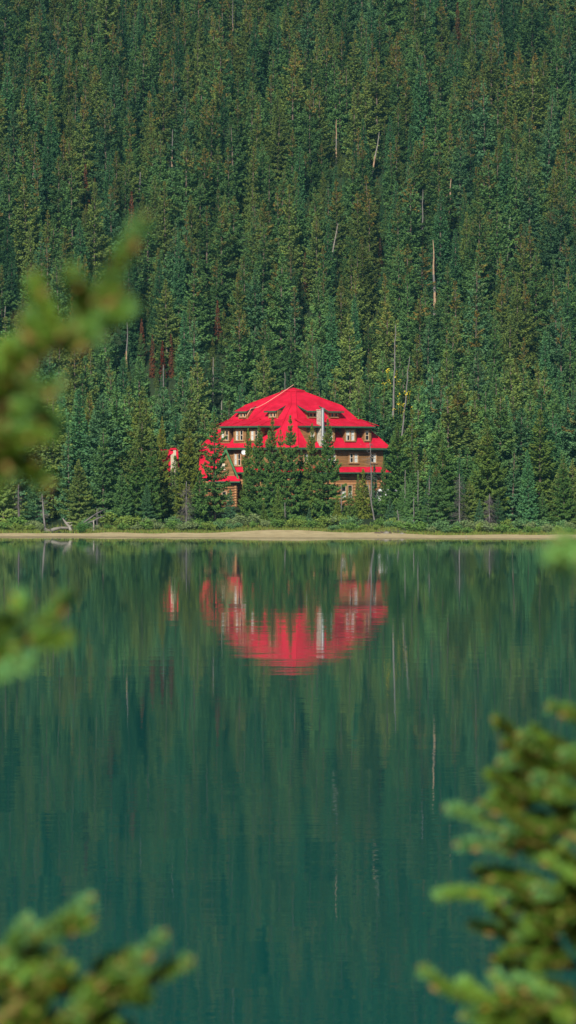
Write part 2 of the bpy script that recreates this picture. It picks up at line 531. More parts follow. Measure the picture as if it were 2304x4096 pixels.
for i in range(2):                      # thin crowns that let the lodge show through
    add_variant('thin%d' % i, crown(500 + i, 11.5, 1.9, 0.12, 27, 7, 1.45, 0.18, 0.72, 0.12, 0.06, 0.4, ripe=0.3), 11.5, 0.16, 60 + i)
for i in range(2):                      # young trees
    add_variant('young%d' % i, crown(600 + i, 4.0, 1.1, 0.02, 20, 7, 1.5, 0.14, 0.9, 0.06, 0.05, 0.2, ripe=0.1), 4.0, 0.05, 80 + i)
for i in range(2):                      # dead needled spires
    add_variant('dead%d' % i, crown(700 + i, 10.0, 0.8, 0.10, 34, 6, 1.2, 0.17, 0.7, 0.18, 0.06, 0.3, ripe=0.0), 10.0, 0.12, 90 + i)

def make_tree(name, key, loc, scale, rz, tint, rust, label, cat, group=None, lean=(0, 0), sxy=1.0):
    cm, tm, H = CR[key]
    root = empty(name, loc, rz)
    root.scale = (scale * sxy, scale * sxy, scale)
    root.rotation_euler = (lean[0], lean[1], rz)
    tag(root, label, cat, group)
    c = bpy.data.objects.new('crown', cm); COL.objects.link(c); c.parent = root
    c['tint'] = [float(x) for x in tint]; c['rust'] = float(rust)
    t = bpy.data.objects.new('trunk', tm); COL.objects.link(t); t.parent = root
    return root

GREEN = (0.050, 0.082, 0.022)
def pick_tint(rg, kind='spruce'):
    if kind == 'fir':
        b = (0.056, 0.136, 0.054)
    else:
        k = rg.random()
        if k < 0.5: b = (0.080, 0.158, 0.050)
        elif k < 0.8: b = (0.118, 0.168, 0.044)
        else: b = (0.068, 0.146, 0.062)
    s = rg.uniform(0.72, 1.4)
    return tuple(c * s for c in b)
def tint_word(t):
    r = t[0] / t[1]
    if r > 0.58: return 'olive green'
    if r > 0.485: return 'mid green'
    return 'blue green'

def solve_d(px, py, H, lo=372.0, hi=760.0):
    """distance at which a tree of height H on the slope has its tip on picture row py"""
    best = None
    d = lo
    while d < hi:
        x = px_x(px, d)
        _, y = to_px(x, d, ground_z(x, d) + H)
        if y <= py:
            return d
        d += 0.7
    return hi

# ------------------------------------------------------------------ LODGE
HB = 2.7
HX, HY = 0.82, 350.0
lodge = empty('lodge', (HX, HY, HB))
tag(lodge, 'brown log lodge with a broad bright red hipped roof behind the shore trees', 'lodge')

class Facade:
    def __init__(self, p, q):
        self.o = Vector((p[0], p[1], 0)); e = Vector((q[0] - p[0], q[1] - p[1], 0))
        self.len = e.length; self.t = e.normalized()
        n = Vector((-self.t.y, self.t.x, 0))
        c = Vector((-0.17, 8.5, 0)) - self.o
        self.n = n if n.dot(c) > 0 else -n           # inwards
    def P(self, u, s, z):
        p = self.o + self.t * u + self.n * s
        return Vector((p.x, p.y, z - HB))
    def u_at(self, px, s):
        u = 3.0
        for _ in range(6):
            y = (self.o + self.t * u + self.n * s).y
            X = px_x(px, HY + y) - HX
            u = (X - self.o.x - self.n.x * s) / self.t.x
        return u
    def z_at(self, py, u, s):
        y = (self.o + self.t * u + self.n * s).y
        return px_z(py, HY + y)
    def hexa(self, mb, u0, u1, s0, s1, z0, z1, m=0):
        P = self.P
        mb.hexa([P(u0, s0, z0), P(u1, s0, z0), P(u1, s1, z0), P(u0, s1, z0),
                 P(u0, s0, z1), P(u1, s0, z1), P(u1, s1, z1), P(u0, s1, z1)], m)

EZ = 9.62; BZ = 14.75; CZ = 16.5
Ae, Be, Ce, De, Ee, Fe = (-2.7, 0), (0.4, 0), (11.5, 6.94), (8.5, 17), (-8.5, 17), (-11.5, 5.5)
Ab, Bb, Cb, Db, Eb, Fb = (-.47, 6), (.15, 6), (5.63, 9.42), (4.2, 12.6), (-4.6, 12.6), (-6.05, 9.5)
Ac, Bc, Cc, Dc, Ec, Fc = (-.5, 9.4), (.1, 9.4), (1.0, 10.1), (.7, 11.1), (-1.0, 11.1), (-1.38, 10.1)
EAVE = [Ae, Be, Ce, De, Ee, Fe]; BREAK = [Ab, Bb, Cb, Db, Eb, Fb]; CAP = [Ac, Bc, Cc, Dc, Ec, Fc]
def V3(p, z): return Vector((p[0], p[1], z - HB))
FR = Facade(Be, Ce); FL = Facade(Ae, Fe); FF = Facade(Ae, Be); FS = Facade(Ce, De); FK = Facade(Fe, Ee); FB = Facade(De, Ee)
def slope(F, pb): return (BZ - EZ) / (Vector((pb[0], pb[1], 0)) - F.o).dot(F.n)
SR, SL, SF = slope(FR, Bb), slope(FL, Ab), slope(FF, Ab)

roof = MB()
for k in range(6):
    a, b = k, (k + 1) % 6
    roof.face([V3(EAVE[a], EZ), V3(EAVE[b], EZ), V3(BREAK[b], BZ), V3(BREAK[a], BZ)])
    roof.face([V3(BREAK[a], BZ), V3(BREAK[b], BZ), V3(CAP[b], CZ), V3(CAP[a], CZ)])
roof_o = roof.build('roof', M['roof'], lodge)
# ridge cap on the top: a small overhanging hip
cap = MB()
cc = Vector((-0.19, 10.25, 0))
capo = [Vector((p[0], p[1], 0)) for p in CAP]
capo = [cc + (p - cc) * 1.22 for p in capo]
for k in range(6):
    a, b = capo[k], capo[(k + 1) % 6]
    za = CZ - 0.05 - HB
    A1, B1 = Vector((a.x, a.y, za)), Vector((b.x, b.y, za))
    A2, B2 = A1 + Vector((0, 0, .14)), B1 + Vector((0, 0, .14))
    top1 = Vector((-0.35, 10.25, 16.98 - HB)); top2 = Vector((0.0, 10.25, 16.98 - HB))
    cap.face([A1, B1, B2, A2]); cap.face([A2, B2, (top1 + top2) / 2])
cap.build('roof_cap', M['roof'], lodge)
# hip ridges
hr = MB()
for k in range(6):
    up = Vector((0, 0, 0.02))
    hr.tube([V3(EAVE[k], EZ) + up, V3(BREAK[k], BZ) + up, V3(CAP[k], CZ - 0.02) + up], 0.07, 5)
hr.build('hip_ridge', M['roof'], roof_o)
# fascia and soffit of the main eave
fa = MB()
for k in range(6):
    a, b = EAVE[k], EAVE[(k + 1) % 6]
    fa.face([V3(a, EZ - 0.24), V3(b, EZ - 0.24), V3(b, EZ - 0.003), V3(a, EZ - 0.003)])
fa.face([V3(p, EZ - 0.235) for p in EAVE][::-1], 1)
fa.build('fascia', [M['green_trim'], M['siding']], roof_o)

# walls of the second storey (siding) and of the ground storey (round logs)
def inset(poly, s):
    out = []
    n = len(poly)
    fs = [Facade(poly[k], poly[(k + 1) % n]) for k in range(n)]
    for k in range(n):
        f0, f1 = fs[k - 1], fs[k]
        a = f0.o + f0.n * s; b = f1.o + f1.n * s
        den = f0.t.x * f1.t.y - f0.t.y * f1.t.x
        w = b - a
        q = (w.x * f1.t.y - w.y * f1.t.x) / den
        p = a + f0.t * q
        out.append((p.x, p.y))
    return out
W2 = inset(EAVE, 0.75)
w2 = MB()
for k in range(6):
    a, b = W2[k], W2[(k + 1) % 6]
    w2.face([V3(a, 6.5), V3(b, 6.5), V3(b, EZ - 0.1), V3(a, EZ - 0.1)])
w2.build('upper_wall', M['siding'], lodge)
w1 = MB()
nl = 13; z0, z1 = 2.3, 6.95; pitch = (z1 - z0) / nl
W1o = inset(EAVE, 0.72)
W1i = inset(EAVE, 0.86)
prof = []
for k in range(nl):
    for q in range(5):
        an = math.pi * q / 4
        prof.append((z0 + pitch * (k + (1 - math.cos(an)) / 2), math.sin(an)))
for k in range(6):
    a0, b0 = Vector((*W1i[k], 0)), Vector((*W1i[(k + 1) % 6], 0))
    a1, b1 = Vector((*W1o[k], 0)), Vector((*W1o[(k + 1) % 6], 0))
    for (za, fa_), (zb, fb_) in zip(prof, prof[1:]):
        A, B = a0.lerp(a1, fa_), b0.lerp(b1, fa_)
        C_, D_ = b0.lerp(b1, fb_), a0.lerp(a1, fb_)
        w1.face([(A.x, A.y, za - HB), (B.x, B.y, za - HB), (C_.x, C_.y, zb - HB), (D_.x, D_.y, zb - HB)])
w1.build('log_wall', M['logs'], lodge)
lg = MB()                                # crossed log ends at the right corner
cx, cy = W1o[2]
for k in range(nl):
    z = z0 + pitch * (k + 0.5) - HB
    p = Vector((cx, cy, z)); r = pitch * 0.47
    d = FR.t if k % 2 else -FS.t
    lg.tube([p - d * 0.5, p + d * 0.38], r, 8)
    if k % 2:
        lg.tube([p - d * 0.55 - FR.n * 0.3, p - d * 0.55 + FR.n * -0.12], r, 8)
lg.build('log_corner', M['logs'], lodge, smooth=True)

# skirt roof between the storeys
SK_T, SK_B = 7.36, 6.72
sk_in = inset(EAVE, 0.74); sk_out = inset(EAVE, -0.10)
sk = MB()
for k in range(6):
    k2 = (k + 1) % 6
    sk.face([V3(sk_out[k], SK_B), V3(sk_out[k2], SK_B), V3(sk_in[k2], SK_T), V3(sk_in[k], SK_T)])
sko = sk.build('skirt_roof', M['roof'], lodge)
sf = MB()
for k in range(6):
    k2 = (k + 1) % 6
    sf.face([V3(sk_out[k], SK_B - 0.17), V3(sk_out[k2], SK_B - 0.17), V3(sk_out[k2], SK_B - .003), V3(sk_out[k], SK_B - .003)])
    sf.face([V3(sk_in[k], SK_B - 0.165), V3(sk_in[k2], SK_B - 0.165), V3(sk_out[k2], SK_B - 0.165), V3(sk_out[k], SK_B - 0.165)], 1)
sf.build('fascia', [M['green_trim'], M['siding']], sko)

# windows ------------------------------------------------------------
def window(F, px0, px1, py0, py1, s, parent, lights=2, curtain=(), rail=True, name='window', surround=0.13, fmat='frame'):
    """sash window standing in wall plane s of facade F; curtain: (light, u0, u1, v0, v1) in fractions of that light"""
    u0, u1 = sorted((F.u_at(px0, s), F.u_at(px1, s)))
    um = (u0 + u1) / 2
    zt, zb = F.z_at(py0, um, s), F.z_at(py1, um, s)
    mb = MB()
    b = surround
    ob = s + 0.01                        # back of frame just in the wall
    fr = s - 0.07
    F.hexa(mb, u0 - b, u1 + b, fr, ob, zt, zt + b)
    F.hexa(mb, u0 - b - .04, u1 + b + .04, fr - .06, ob, zb - b, zb)
    F.hexa(mb, u0 - b, u0, fr, ob, zb, zt)
    F.hexa(mb, u1, u1 + b, fr, ob, zb, zt)
    mp = 0.16
    w = (u1 - u0 - mp * (lights - 1)) / lights
    for k in range(1, lights):
        ua = u0 + k * w + (k - 1) * mp
        F.hexa(mb, ua, ua + mp, fr, ob, zb, zt)
    # dark interior a little in front of the wall face, behind the glass
    F.hexa(mb, u0, u1, s - 0.012, s + 0.005, zb, zt, 1)
    win = mb.build(name, [M[fmat], M['dark_room']], parent)
    sash = MB()
    for k in range(lights):
        ua = u0 + k * (w + mp)
        ub = ua + w
        t = 0.045
        for (a, c, d, e) in ((ua, ua + t, zb, zt), (ub - t, ub, zb, zt), (ua + t, ub - t, zb, zb + t), (ua + t, ub - t, zt - t, zt)):
            F.hexa(sash, a, c, s - 0.055, s - 0.026, d, e)
        if rail:
            zm = zb + (zt - zb) * 0.52
            F.hexa(sash, ua + t, ub - t, s - 0.055, s - 0.026, zm - .03, zm + .03)
        pane = MB(); pane.face([F.P(ua + t, s - 0.032, zb + t), F.P(ub - t, s - 0.032, zb + t), F.P(ub - t, s - 0.032, zt - t), F.P(ua + t, s - 0.032, zt - t)])
        pane.build('pane', M['glass'], win)
    flip = F.t.x < 0
    for (k, a, c, v0, v1) in curtain:
        if flip:
            k = lights - 1 - k; a, c = 1 - c, 1 - a
        ua = u0 + k * (w + mp) + 0.03; L = w - 0.06
        nseg = 6; cur = MB()
        for q in range(nseg):
            f0, f1 = a + (c - a) * q / nseg, a + (c - a) * (q + 1) / nseg
            s0 = s - 0.016 - (0.006 if q % 2 else 0); s1 = s - 0.016 - (0 if q % 2 else 0.006)
            cur.face([F.P(ua + L * f0, s0, zb + (zt - zb) * v0), F.P(ua + L * f1, s1, zb + (zt - zb) * v0),
                      F.P(ua + L * f1, s1, zb + (zt - zb) * v1), F.P(ua + L * f0, s0, zb + (zt - zb) * v1)])
        cur.build('curtain', M['curtain'], win)
    sash.build('sash', M['sash'], win)
    return win

# third floor dormers -------------------------------------------------
DZ = 12.19                               # their common eave
def third_floor(F, slope_, hip_pt, dorms, px_end, corner_top_px):
    sw = 0.66
    ridge_z = 13.02
    s_r = (ridge_z - EZ) / slope_
    us = []
    for (pa, pb) in dorms:
        ua, ub = sorted((F.u_at(pa, sw), F.u_at(pb, sw)))
        us.append((ua, ub))
        mb = MB()
        F.hexa(mb, ua, ub, sw, s_r - 0.3, 9.9, DZ + 0.10)
        # corner log ends
        mb.build('dormer', M['siding'], lodge)
    # one continuous shed roof over them
    ue = F.u_at(px_end, 0.02)
    uc = F.u_at(corner_top_px, s_r)
    hip = Vector((hip_pt[0], hip_pt[1], DZ - HB + 0.03))
    ul = min(a for a, b in us) - 0.55
    o_in = Vector((hip.x, hip.y, 0)) - F.o
    u_h, s_h = o_in.dot(F.t), o_in.dot(F.n)
    outer = [hip, F.P(ul, 0.02, DZ), F.P(ue, 0.02, DZ)]
    ra = F.P(u_h + 0.45, s_r, ridge_z + 0.02); rb = F.P(uc, s_r, ridge_z + 0.02)
    endr = F.P(ue - 0.15, (DZ - EZ) / slope_ + 0.12, DZ + 0.02)
    mb = MB()
    mb.face([outer[0], outer[1], ra]); mb.face([outer[1], outer[2], rb, ra]); mb.face([outer[2], endr, rb])
    ro = mb.build('dormer_roof', M['roof'], lodge)
    fb = MB()
    dn = Vector((0, 0, -0.2)); e = Vector((0, 0, -0.003))
    for a, b in ((outer[0], outer[1]), (outer[1], outer[2]), (outer[2], endr)):
        fb.face([a + dn, b + dn, b + e, a + e])
    dn2 = Vector((0, 0, -0.195))
    fb.face([outer[0] + dn2, outer[1] + dn2, outer[2] + dn2, endr + dn2], 1)
    fb.build('fascia', [M['green_trim'], M['siding']], ro)
    # little raised ridge on the roof over each dormer, with hips running to the eave
    for (ua, ub) in us:
        rg_ = MB()
        a, b = ua + 0.1, ub + 0.35
        F.hexa(rg_, a, b, s_r - 0.35, s_r + 0.1, ridge_z - 0.08, ridge_z + 0.09)
        for uu, du in ((a, -0.5), (b, 0.5)):
            rg_.tube([F.P(uu, s_r - 0.3, ridge_z - 0.02), F.P(uu + du, 0.25, DZ + 0.07)], 0.045, 5)
        rg_.build('ridge', M['roof'], ro)
    return us
hipR = Vector(Be).lerp(Vector(Bb), (DZ - EZ) / (BZ - EZ)); hipL = Vector(Ae).lerp(Vector(Ab), (DZ - EZ) / (BZ - EZ))
third_floor(FR, SR, hipR, [(1226, 1266), (1292, 1340), (1379, 1425), (1456, 1485)], 1503, 1446)
third_floor(FL, SL, hipL, [(884, 918), (934, 984), (998, 1036)], 877, 905)
def W(F, a, b, c, d, cur, lights=2, s=0.64, **k): return window(F, a, b, c, d, s, lodge, lights, cur, **k)
W(FR, 1241, 1257, 1723, 1761, [(0, 0, 1, 0, 1)], 1)
W(FR, 1298, 1330, 1723, 1761, [(0, 0, 1, 0, 1), (1, 0, .9, 0, 1)])
W(FR, 1383, 1416, 1722, 1762, [(0, 0, 1, .48, 1), (0, 0, .45, 0, .48), (1, 0, 1, .78, 1), (1, .25, 1, 0, .78)])
W(FR, 1461, 1474, 1723, 1761, [(0, 0, 1, .78, 1)], 1)
W(FL, 888, 914, 1722, 1761, [(0, 0, 1, .75, 1), (0, 0, .7, 0, .75), (1, .8, 1, 0, .5)])
W(FL, 945, 972, 1722, 1761, [(0, 0, .55, 0, 1), (1, .0, .12, 0, 1)])
W(FL, 1005, 1031, 1722, 1761, [(0, 0, 1, 0, 1)])
# the dormer of the side wall whose roof shows at the far left, and its twin at the right
for (F, sgn) in ((FK, 1),):
    mb = MB(); sl = (BZ - EZ) / ((Vector((*Fb, 0)) - F.o).dot(F.n))
    sr = (12.9 - EZ) / sl
    F.hexa(mb, 2.2, 5.2, 0.7, sr - 0.3, 9.9, 12.2)
    mb.build('dormer', M['siding'], lodge)
    mb = MB()
    mb.face([F.P(2.0, 0.9, DZ), F.P(5.8, 0.9, DZ), F.P(5.2, sr, 12.95), F.P(2.6, sr, 12.95)])
    mb.face([F.P(2.0, 0.9, DZ - .2), F.P(5.8, 0.9, DZ - .2), F.P(5.8, 0.9, DZ - .003), F.P(2.0, 0.9, DZ - .003)], 1)
    pass
    mb.build('dormer_roof', [M['roof'], M['green_trim']], lodge)

# attic dormers --------------------------------------------------------
def attic(F, slope_, pxa, pxb, pbreak, wa, wb):
    s_b = (Vector((*pbreak, 0)) - F.o).dot(F.n)
    s_e = s_b - 2.3; ez = 14.03
    sw = (13.12 - EZ) / slope_
    ua, ub = sorted((F.u_at(pxa, s_e), F.u_at(pxb, s_e)))
    w0, w1_ = sorted((F.u_at(wa, sw), F.u_at(wb, sw)))
    mb = MB()
    F.hexa(mb, w0 - 0.28, w1_ + 0.28, sw, s_b - 0.4, 12.9, 14.12)
    mb.build('attic_dormer', M['siding'], lodge)
    zi = BZ + 0.03
    o1, o2 = F.P(ua, s_e, ez), F.P(ub, s_e, ez)
    i2, i1 = F.P(ub, s_b + 0.05, zi), F.P(ua, s_b + 0.05, zi)
    dn = Vector((0, 0, -0.19)); e = Vector((0, 0, -0.003))
    mb = MB(); mb.face([o1, o2, i2, i1])
    # the end next to the corner dies into the main slope
    ro = mb.build('attic_roof', M['roof'], lodge)
    fb = MB()
    for a, b in ((o1, o2), (o1, i1), (o2, i2)):
        fb.face([a + dn, b + dn, b + e, a + e])
    fb.face([o1 + dn * .97, o2 + dn * .97, i2 + dn * .97, i1 + dn * .97], 1)
    fb.build('fascia', [M['green_trim'], M['siding']], ro)
    window(F, wa, wb, 1652, 1668, sw - 0.02, lodge, 2, (), rail=False, surround=0.09)
attic(FR, SR, 1229, 1272, Bb, 1238, 1264)
attic(FR, SR, 1315, 1377, Bb, 1323, 1349)
attic(FL, SL, 1055, 1104, Ab, 1081, 1103)
attic(FL, SL, 936, 986, Ab, 961, 983)

# second-floor windows --------------------------------------------------
W(FR, 1398, 1430, 1814, 1850, [(0, 0, .28, 0, 1), (1, 0, .95, 0, 1)], s=0.73)
W(FR, 1482, 1503, 1814, 1850, [(0, 0, .1, 0, 1), (0, .55, 1, 0, 1)], 1, s=0.73)
W(FR, 1216, 1232, 1814, 1850, [(0, .5, 1, 0, 1)], 1, s=0.73)
W(FR, 1310, 1342, 1814, 1850, [(0, 0, 1, 0, 1), (1, .5, 1, 0, 1)], s=0.73)
window(FL, 938, 963, 1815, 1862, 0.73, lodge, 2, [(0, 0.1, .9, 0.08, 1)], name='french_window', rail=True)
# ground-floor windows
window(FR, 1391, 1408, 1941, 1992, 0.72, lodge, 1, [(0, 0, 1, 0, .55)], fmat='frame')
window(FR, 1366, 1383, 1941, 1992, 0.72, lodge, 1, [(0, 0, 1, 0, .5)], fmat='frame')
window(FR, 1455, 1476, 1941, 1992, 0.72, lodge, 1, [], fmat='frame')

# fieldstone chimney and steel flue against the right wing ---------------
cu0, cu1 = FR.u_at(1268, 0.9), FR.u_at(1283, 0.9)
mb = MB()
P = FR.P
mb.hexa([P(cu0 - .12, 0.15, 9.6), P(cu1 + .3, 0.15, 9.6), P(cu1 + .3, 1.3, 9.6), P(cu0 - .12, 1.3, 9.6),
         P(cu0, 0.1, 11.6), P(cu1 + .05, 0.1, 11.6), P(cu1 + .05, 1.2, 11.6), P(cu0, 1.2, 11.6)])
FR.hexa(mb, cu0, cu1 - .08, 0.1, 1.0, 11.603, 14.05)
FR.hexa(mb, cu0 - .05, cu1 - .03, 0.05, 1.05, 14.05, 14.13)
mb.build('stone_chimney', M['stone'], lodge)
mb = MB()
fp = FR.P(FR.u_at(1291, 0.0), 0.0, 0)
mb.tube([(fp.x, fp.y, 10.0 - HB), (fp.x, fp.y, 14.2 - HB)], 0.19, 16)
for z in (11.0, 12.3, 13.5):
    mb.tube([(fp.x, fp.y, z - HB), (fp.x, fp.y, z + 0.05 - HB)], 0.205, 16)
fl = mb.build('steel_flue', M['steel'], lodge, smooth=False)
mb = MB()
mb.tube([(fp.x, fp.y, 14.22 - HB), (fp.x, fp.y, 14.26 - HB), (fp.x, fp.y, 14.33 - HB)], [0.30, 0.30, 0.06], 16)
mb.build('flue_cap', M['steel'], fl)
# cable running down the left roof
def on_px(px, py, y): d = HY + y; return Vector((px_x(px, d) - HX, y, px_z(py, d) - HB))
mb = MB()
mb.tube([on_px(1174, 1539, 10.1), on_px(1120, 1576, 8.6), on_px(1064, 1612, 7.4), on_px(1030, 1630, 6.2), on_px(1004, 1634, 5.4), on_px(988, 1662, 5.2)], 0.03, 5)
mb.build('cable', M['cable'], lodge)
# satellite dish on the left wall
dd = on_px(975, 1809, 2.0)
mb = MB()
prev = None
for k in range(5):
    t = k / 4.0; r = 0.29 * math.sin(t * math.pi / 2); y = 0.10 * (1 - math.cos(t * math.pi / 2))
    ring = [dd + Vector((r * math.cos(a * math.pi / 8), -y, r * math.sin(a * math.pi / 8))) for a in range(16)]
    if prev:
        for a in range(16):
            b = (a + 1) % 16
            mb.face([prev[a], prev[b], ring[b], ring[a]])
    prev = ring
mb.tube([dd + Vector((0, -0.05, -0.25)), dd + Vector((0.05, -0.4, -0.1))], 0.015, 5)
mb.tube([dd, dd + Vector((0.15, 0.5, -0.3)), dd + Vector((0.2, 1.9, -0.4))], 0.025, 5)
mb.build('satellite_dish', M['dish'], lodge, smooth=True)

# left annex: a low wing with a steep roof and a cross gable ---------------
def LX(px, y=-1.5): return px_x(px, HY + y) - HX
def LZ(py, y=-1.5): return px_z(py, HY + y) - HB
gy = -1.6
gx, gl, gr = LX(902), LX(846), LX(960)
gz, gb = LZ(1788), LZ(1922)
ax0, ax1 = LX(800), LX(900)
mb = MB()
# main wing roof, ridge along x
ry, rz = 3.4, LZ(1794, 3.0)
ey, ez = gy + 0.9, LZ(1912)
mb.face([(ax0 - .2, ey, ez), (ax1, ey, ez), (ax1, ry, rz), (ax0 - .2, ry, rz)])
mb.face([(ax1, 8.0, ez), (ax0 - .2, 8.0, ez), (ax0 - .2, ry, rz), (ax1, ry, rz)])
# cross gable roof
for sx in (gl, gr):
    q = [(gx, gy - .35, gz), (sx, gy - .35, gb), (sx, 3.2, gb), (gx, 3.2, gz)]
    mb.face(q)
    mb.face([(p[0], p[1], p[2] - 0.12) for p in q])
aro = mb.build('annex_roof', M['roof'], lodge)
mb = MB()
for sx in (gl, gr):
    w_ = 0.30
    a = Vector((gx, gy - .42, gz + .04)); b = Vector((sx, gy - .42, gb - .02))
    dn = Vector((0, 0, -0.62)); bk = Vector((0, 0.10, 0))
    mb.hexa([a + dn, b + dn * .75, b + dn * .75 + bk, a + dn + bk, a, b, b + bk, a + bk])
mb.build('bargeboard', M['light_green_trim'], aro)
mb = MB()
mb.face([(gl + .35, gy, gb - .1), (gr - .35, gy, gb - .1), (gx, gy, gz - .35)])
mb.build('gable_wall', M['siding'], lodge)
mb = MB()                                # pent roof at the foot of the gable
s0, s1 = LZ(1904), LZ(1925)
mb.face([(gl - .35, gy - .75, s1), (gr + .0, gy - .75, s1), (gr - .1, gy - .03, s0), (gl - .2, gy - .03, s0)])
mb.face([(gl - .35, gy - .75, s1 - .16), (gr, gy - .75, s1 - .16), (gr, gy - .75, s1 - .003), (gl - .35, gy - .75, s1 - .003)], 1)
mb.face([(gl - .35, gy - .745, s1 - .15), (gr, gy - .745, s1 - .15), (gr, gy, s1 - .15), (gl - .35, gy, s1 - .15)], 2)
mb.build('pent_roof', [M['roof'], M['green_trim'], M['siding']], aro)
mb = MB()                                # log walls of the annex
nl2 = 11; pz = (s1 - (-0.4)) / nl2
wx0, wx1 = LX(800), LX(941)
for k in range(nl2):
    z = -0.4 + pz * (k + .5)
    mb.tube([(wx0 - .2, gy, z), (wx1 + .22, gy, z)], pz * .52, 8)
    mb.tube([(wx1, gy - .25, z + pz * .5), (wx1, 6, z + pz * .5)], pz * .52, 8)
    mb.tube([(wx0, gy - .25, z + pz * .5), (wx0, 6, z + pz * .5)], pz * .52, 8)
mb.build('annex_wall', M['logs'], lodge, smooth=True)
GF = Facade((-14, gy), (0, gy))
window(GF, 880, 897, 1858, 1877, -0.02, lodge, 2, [(0, 0, 1, 0.35, 1), (1, 0, 1, .35, 1)], surround=0.10, fmat='sash', name='gable_window')
window(GF, 888, 905, 1966, 1990, -0.26, lodge, 1, [], rail=False, surround=0.14)

# ------------------------------------------------------------------ second cabin far left, nearly hidden
cd = 352.0
cab = empty('log_cabin', (px_x(640, cd), cd, 2.7))
tag(cab, 'red roofed log cabin with a cream stone chimney, hidden by spruces left of the lodge', 'cabin')
def CX(px): return px_x(px, cd) - px_x(640, cd)
def CZc(py): return px_z(py, cd) - 2.7
x0, x1 = CX(515), CX(719)
rz_, ez_ = CZc(1796), CZc(1886)
mb = MB()
mb.face([(x0, -2.2, ez_), (x1, -2.2, ez_), (CX(712), 0, CZc(1798)), (x0, 0, CZc(1798))])
mb.face([(x1, 2.6, ez_), (x0, 2.6, ez_), (x0, 0, CZc(1798)), (CX(712), 0, CZc(1798))])
mb.face([(x1, -2.2, ez_), (x1, 2.6, ez_), (CX(712), 0, CZc(1798))])
mb.box(x0, x1, -2.22, -2.12, ez_ - .2, ez_ - .002, 1)
mb.build('roof', [M['roof'], M['green_trim']], cab)
mb = MB()
mb.box(CX(681), CX(706), -.35, .35, CZc(1800), CZc(1792)); mb.build('ridge_vent', M['roof'], cab)
mb = MB()
n3 = 10; p3 = (ez_ + .4) / n3
for k in range(n3):
    z = -.4 + p3 * (k + .5)
    mb.tube([(x0 + .4, -1.6, z), (x1 - .4, -1.6, z)], p3 * .52, 8)
    mb.tube([(x1 - .6, -1.9, z), (x1 - .6, 2.2, z)], p3 * .52, 8)
mb.build('log_wall', M['logs'], cab, smooth=True)
mb = MB()
ch0, ch1 = CX(687), CX(708); cn0, cn1 = CX(697), CX(708)
mb.box(ch0, ch1, -3.0, -2.25, -.3, CZc(1822))
mb.hexa([(ch0, -3.0, CZc(1822)), (ch1, -3.0, CZc(1822)), (ch1, -2.25, CZc(1822)), (ch0, -2.25, CZc(1822)),
         (cn0, -3.0, CZc(1814)), (cn1, -3.0, CZc(1814)), (cn1, -2.3, CZc(1814)), (cn0, -2.3, CZc(1814))])
mb.box(cn0, cn1, -2.95, -2.3, CZc(1814) + .002, CZc(1802))
mb.build('stone_chimney', M['cream_stone'], cab)

# ------------------------------------------------------------------ white van beside the lodge
vd = 347.0
vx0 = px_x(1499, vd)
van = empty('parked_van', (vx0 + 2.3, vd, ground_z(vx0 + 2.3, vd)))
tag(van, 'white van parked behind young trees at the right corner of the log lodge', 'van')
prof = [(-2.3, .35), (-2.3, 1.05), (-2.18, 1.5), (-1.95, 2.02), (-1.7, 2.12), (1.0, 2.12), (1.15, 2.06), (1.55, 1.35), (2.2, 1.18), (2.32, .95), (2.32, .38)]
mb = MB()
hw = .92
for (a, b) in zip(prof, prof[1:] + prof[:1]):
    mb.face([(a[0], -hw, a[1]), (b[0], -hw, b[1]), (b[0], hw, b[1]), (a[0], hw, a[1])])
mb.face([(p[0], -hw, p[1]) for p in prof]); mb.face([(p[0], hw, p[1]) for p in prof][::-1])
vb = mb.build('body', M['white_paint'], van)
bv = vb.modifiers.new('bevel', 'BEVEL'); bv.width = 0.06; bv.segments = 2
for xa, xb in ((-2.0, -1.1), (-.95, .05), (.15, 1.05)):
    mb = MB()
    mb.hexa([(xa, -hw - .012, 1.32), (xb, -hw - .012, 1.32), (xb, -hw + .02, 1.32), (xa, -hw + .02, 1.32),
             (xa + .05, -hw - .012, 1.86), (xb - .05, -hw - .012, 1.86), (xb - .05, -hw + .02, 1.86), (xa + .05, -hw + .02, 1.86)])
    mb.build('window', M['dark_room'], van)
for wx in (-1.45, 1.4):
    for wy in (-.86, .86):
        mb = MB()
        mb.tube([(wx, wy - .11, .34), (wx, wy + .11, .34)], .34, 18)
        wo_ = mb.build('wheel', M['tyre'], van, smooth=False)
        mb = MB(); mb.tube([(wx, wy - .125, .34), (wx, wy + .125, .34)], .19, 14); mb.build('rim', M['steel'], wo_)
for hy_ in (-.7, .7):
    mb = MB(); mb.box(2.28, 2.34, hy_ - .13, hy_ + .13, .78, .95); mb.build('headlight', M['dish'], van)

# ------------------------------------------------------------------ TREES
trees = 0
def plant_tip(key, px, py, d, tint=None, rust=0.3, label=None, cat='tree', group=None, name='spruce_tree', seed=0, sxy=1.0, lean=(0, 0)):
    """a tree on the ground at distance d and column px, tall enough that its tip reaches row py"""
    x = px_x(px, d); g = ground_z(x, d)
    H = px_z(py, d) - g
    rg = random.Random(seed + int(px) * 7)
    sc = H / CR[key][2]
    return make_tree(name, key, (x, d, g - 0.05), sc, rg.uniform(0, 6.28), tint or pick_tint(rg), rust, label, cat, group, lean, sxy)

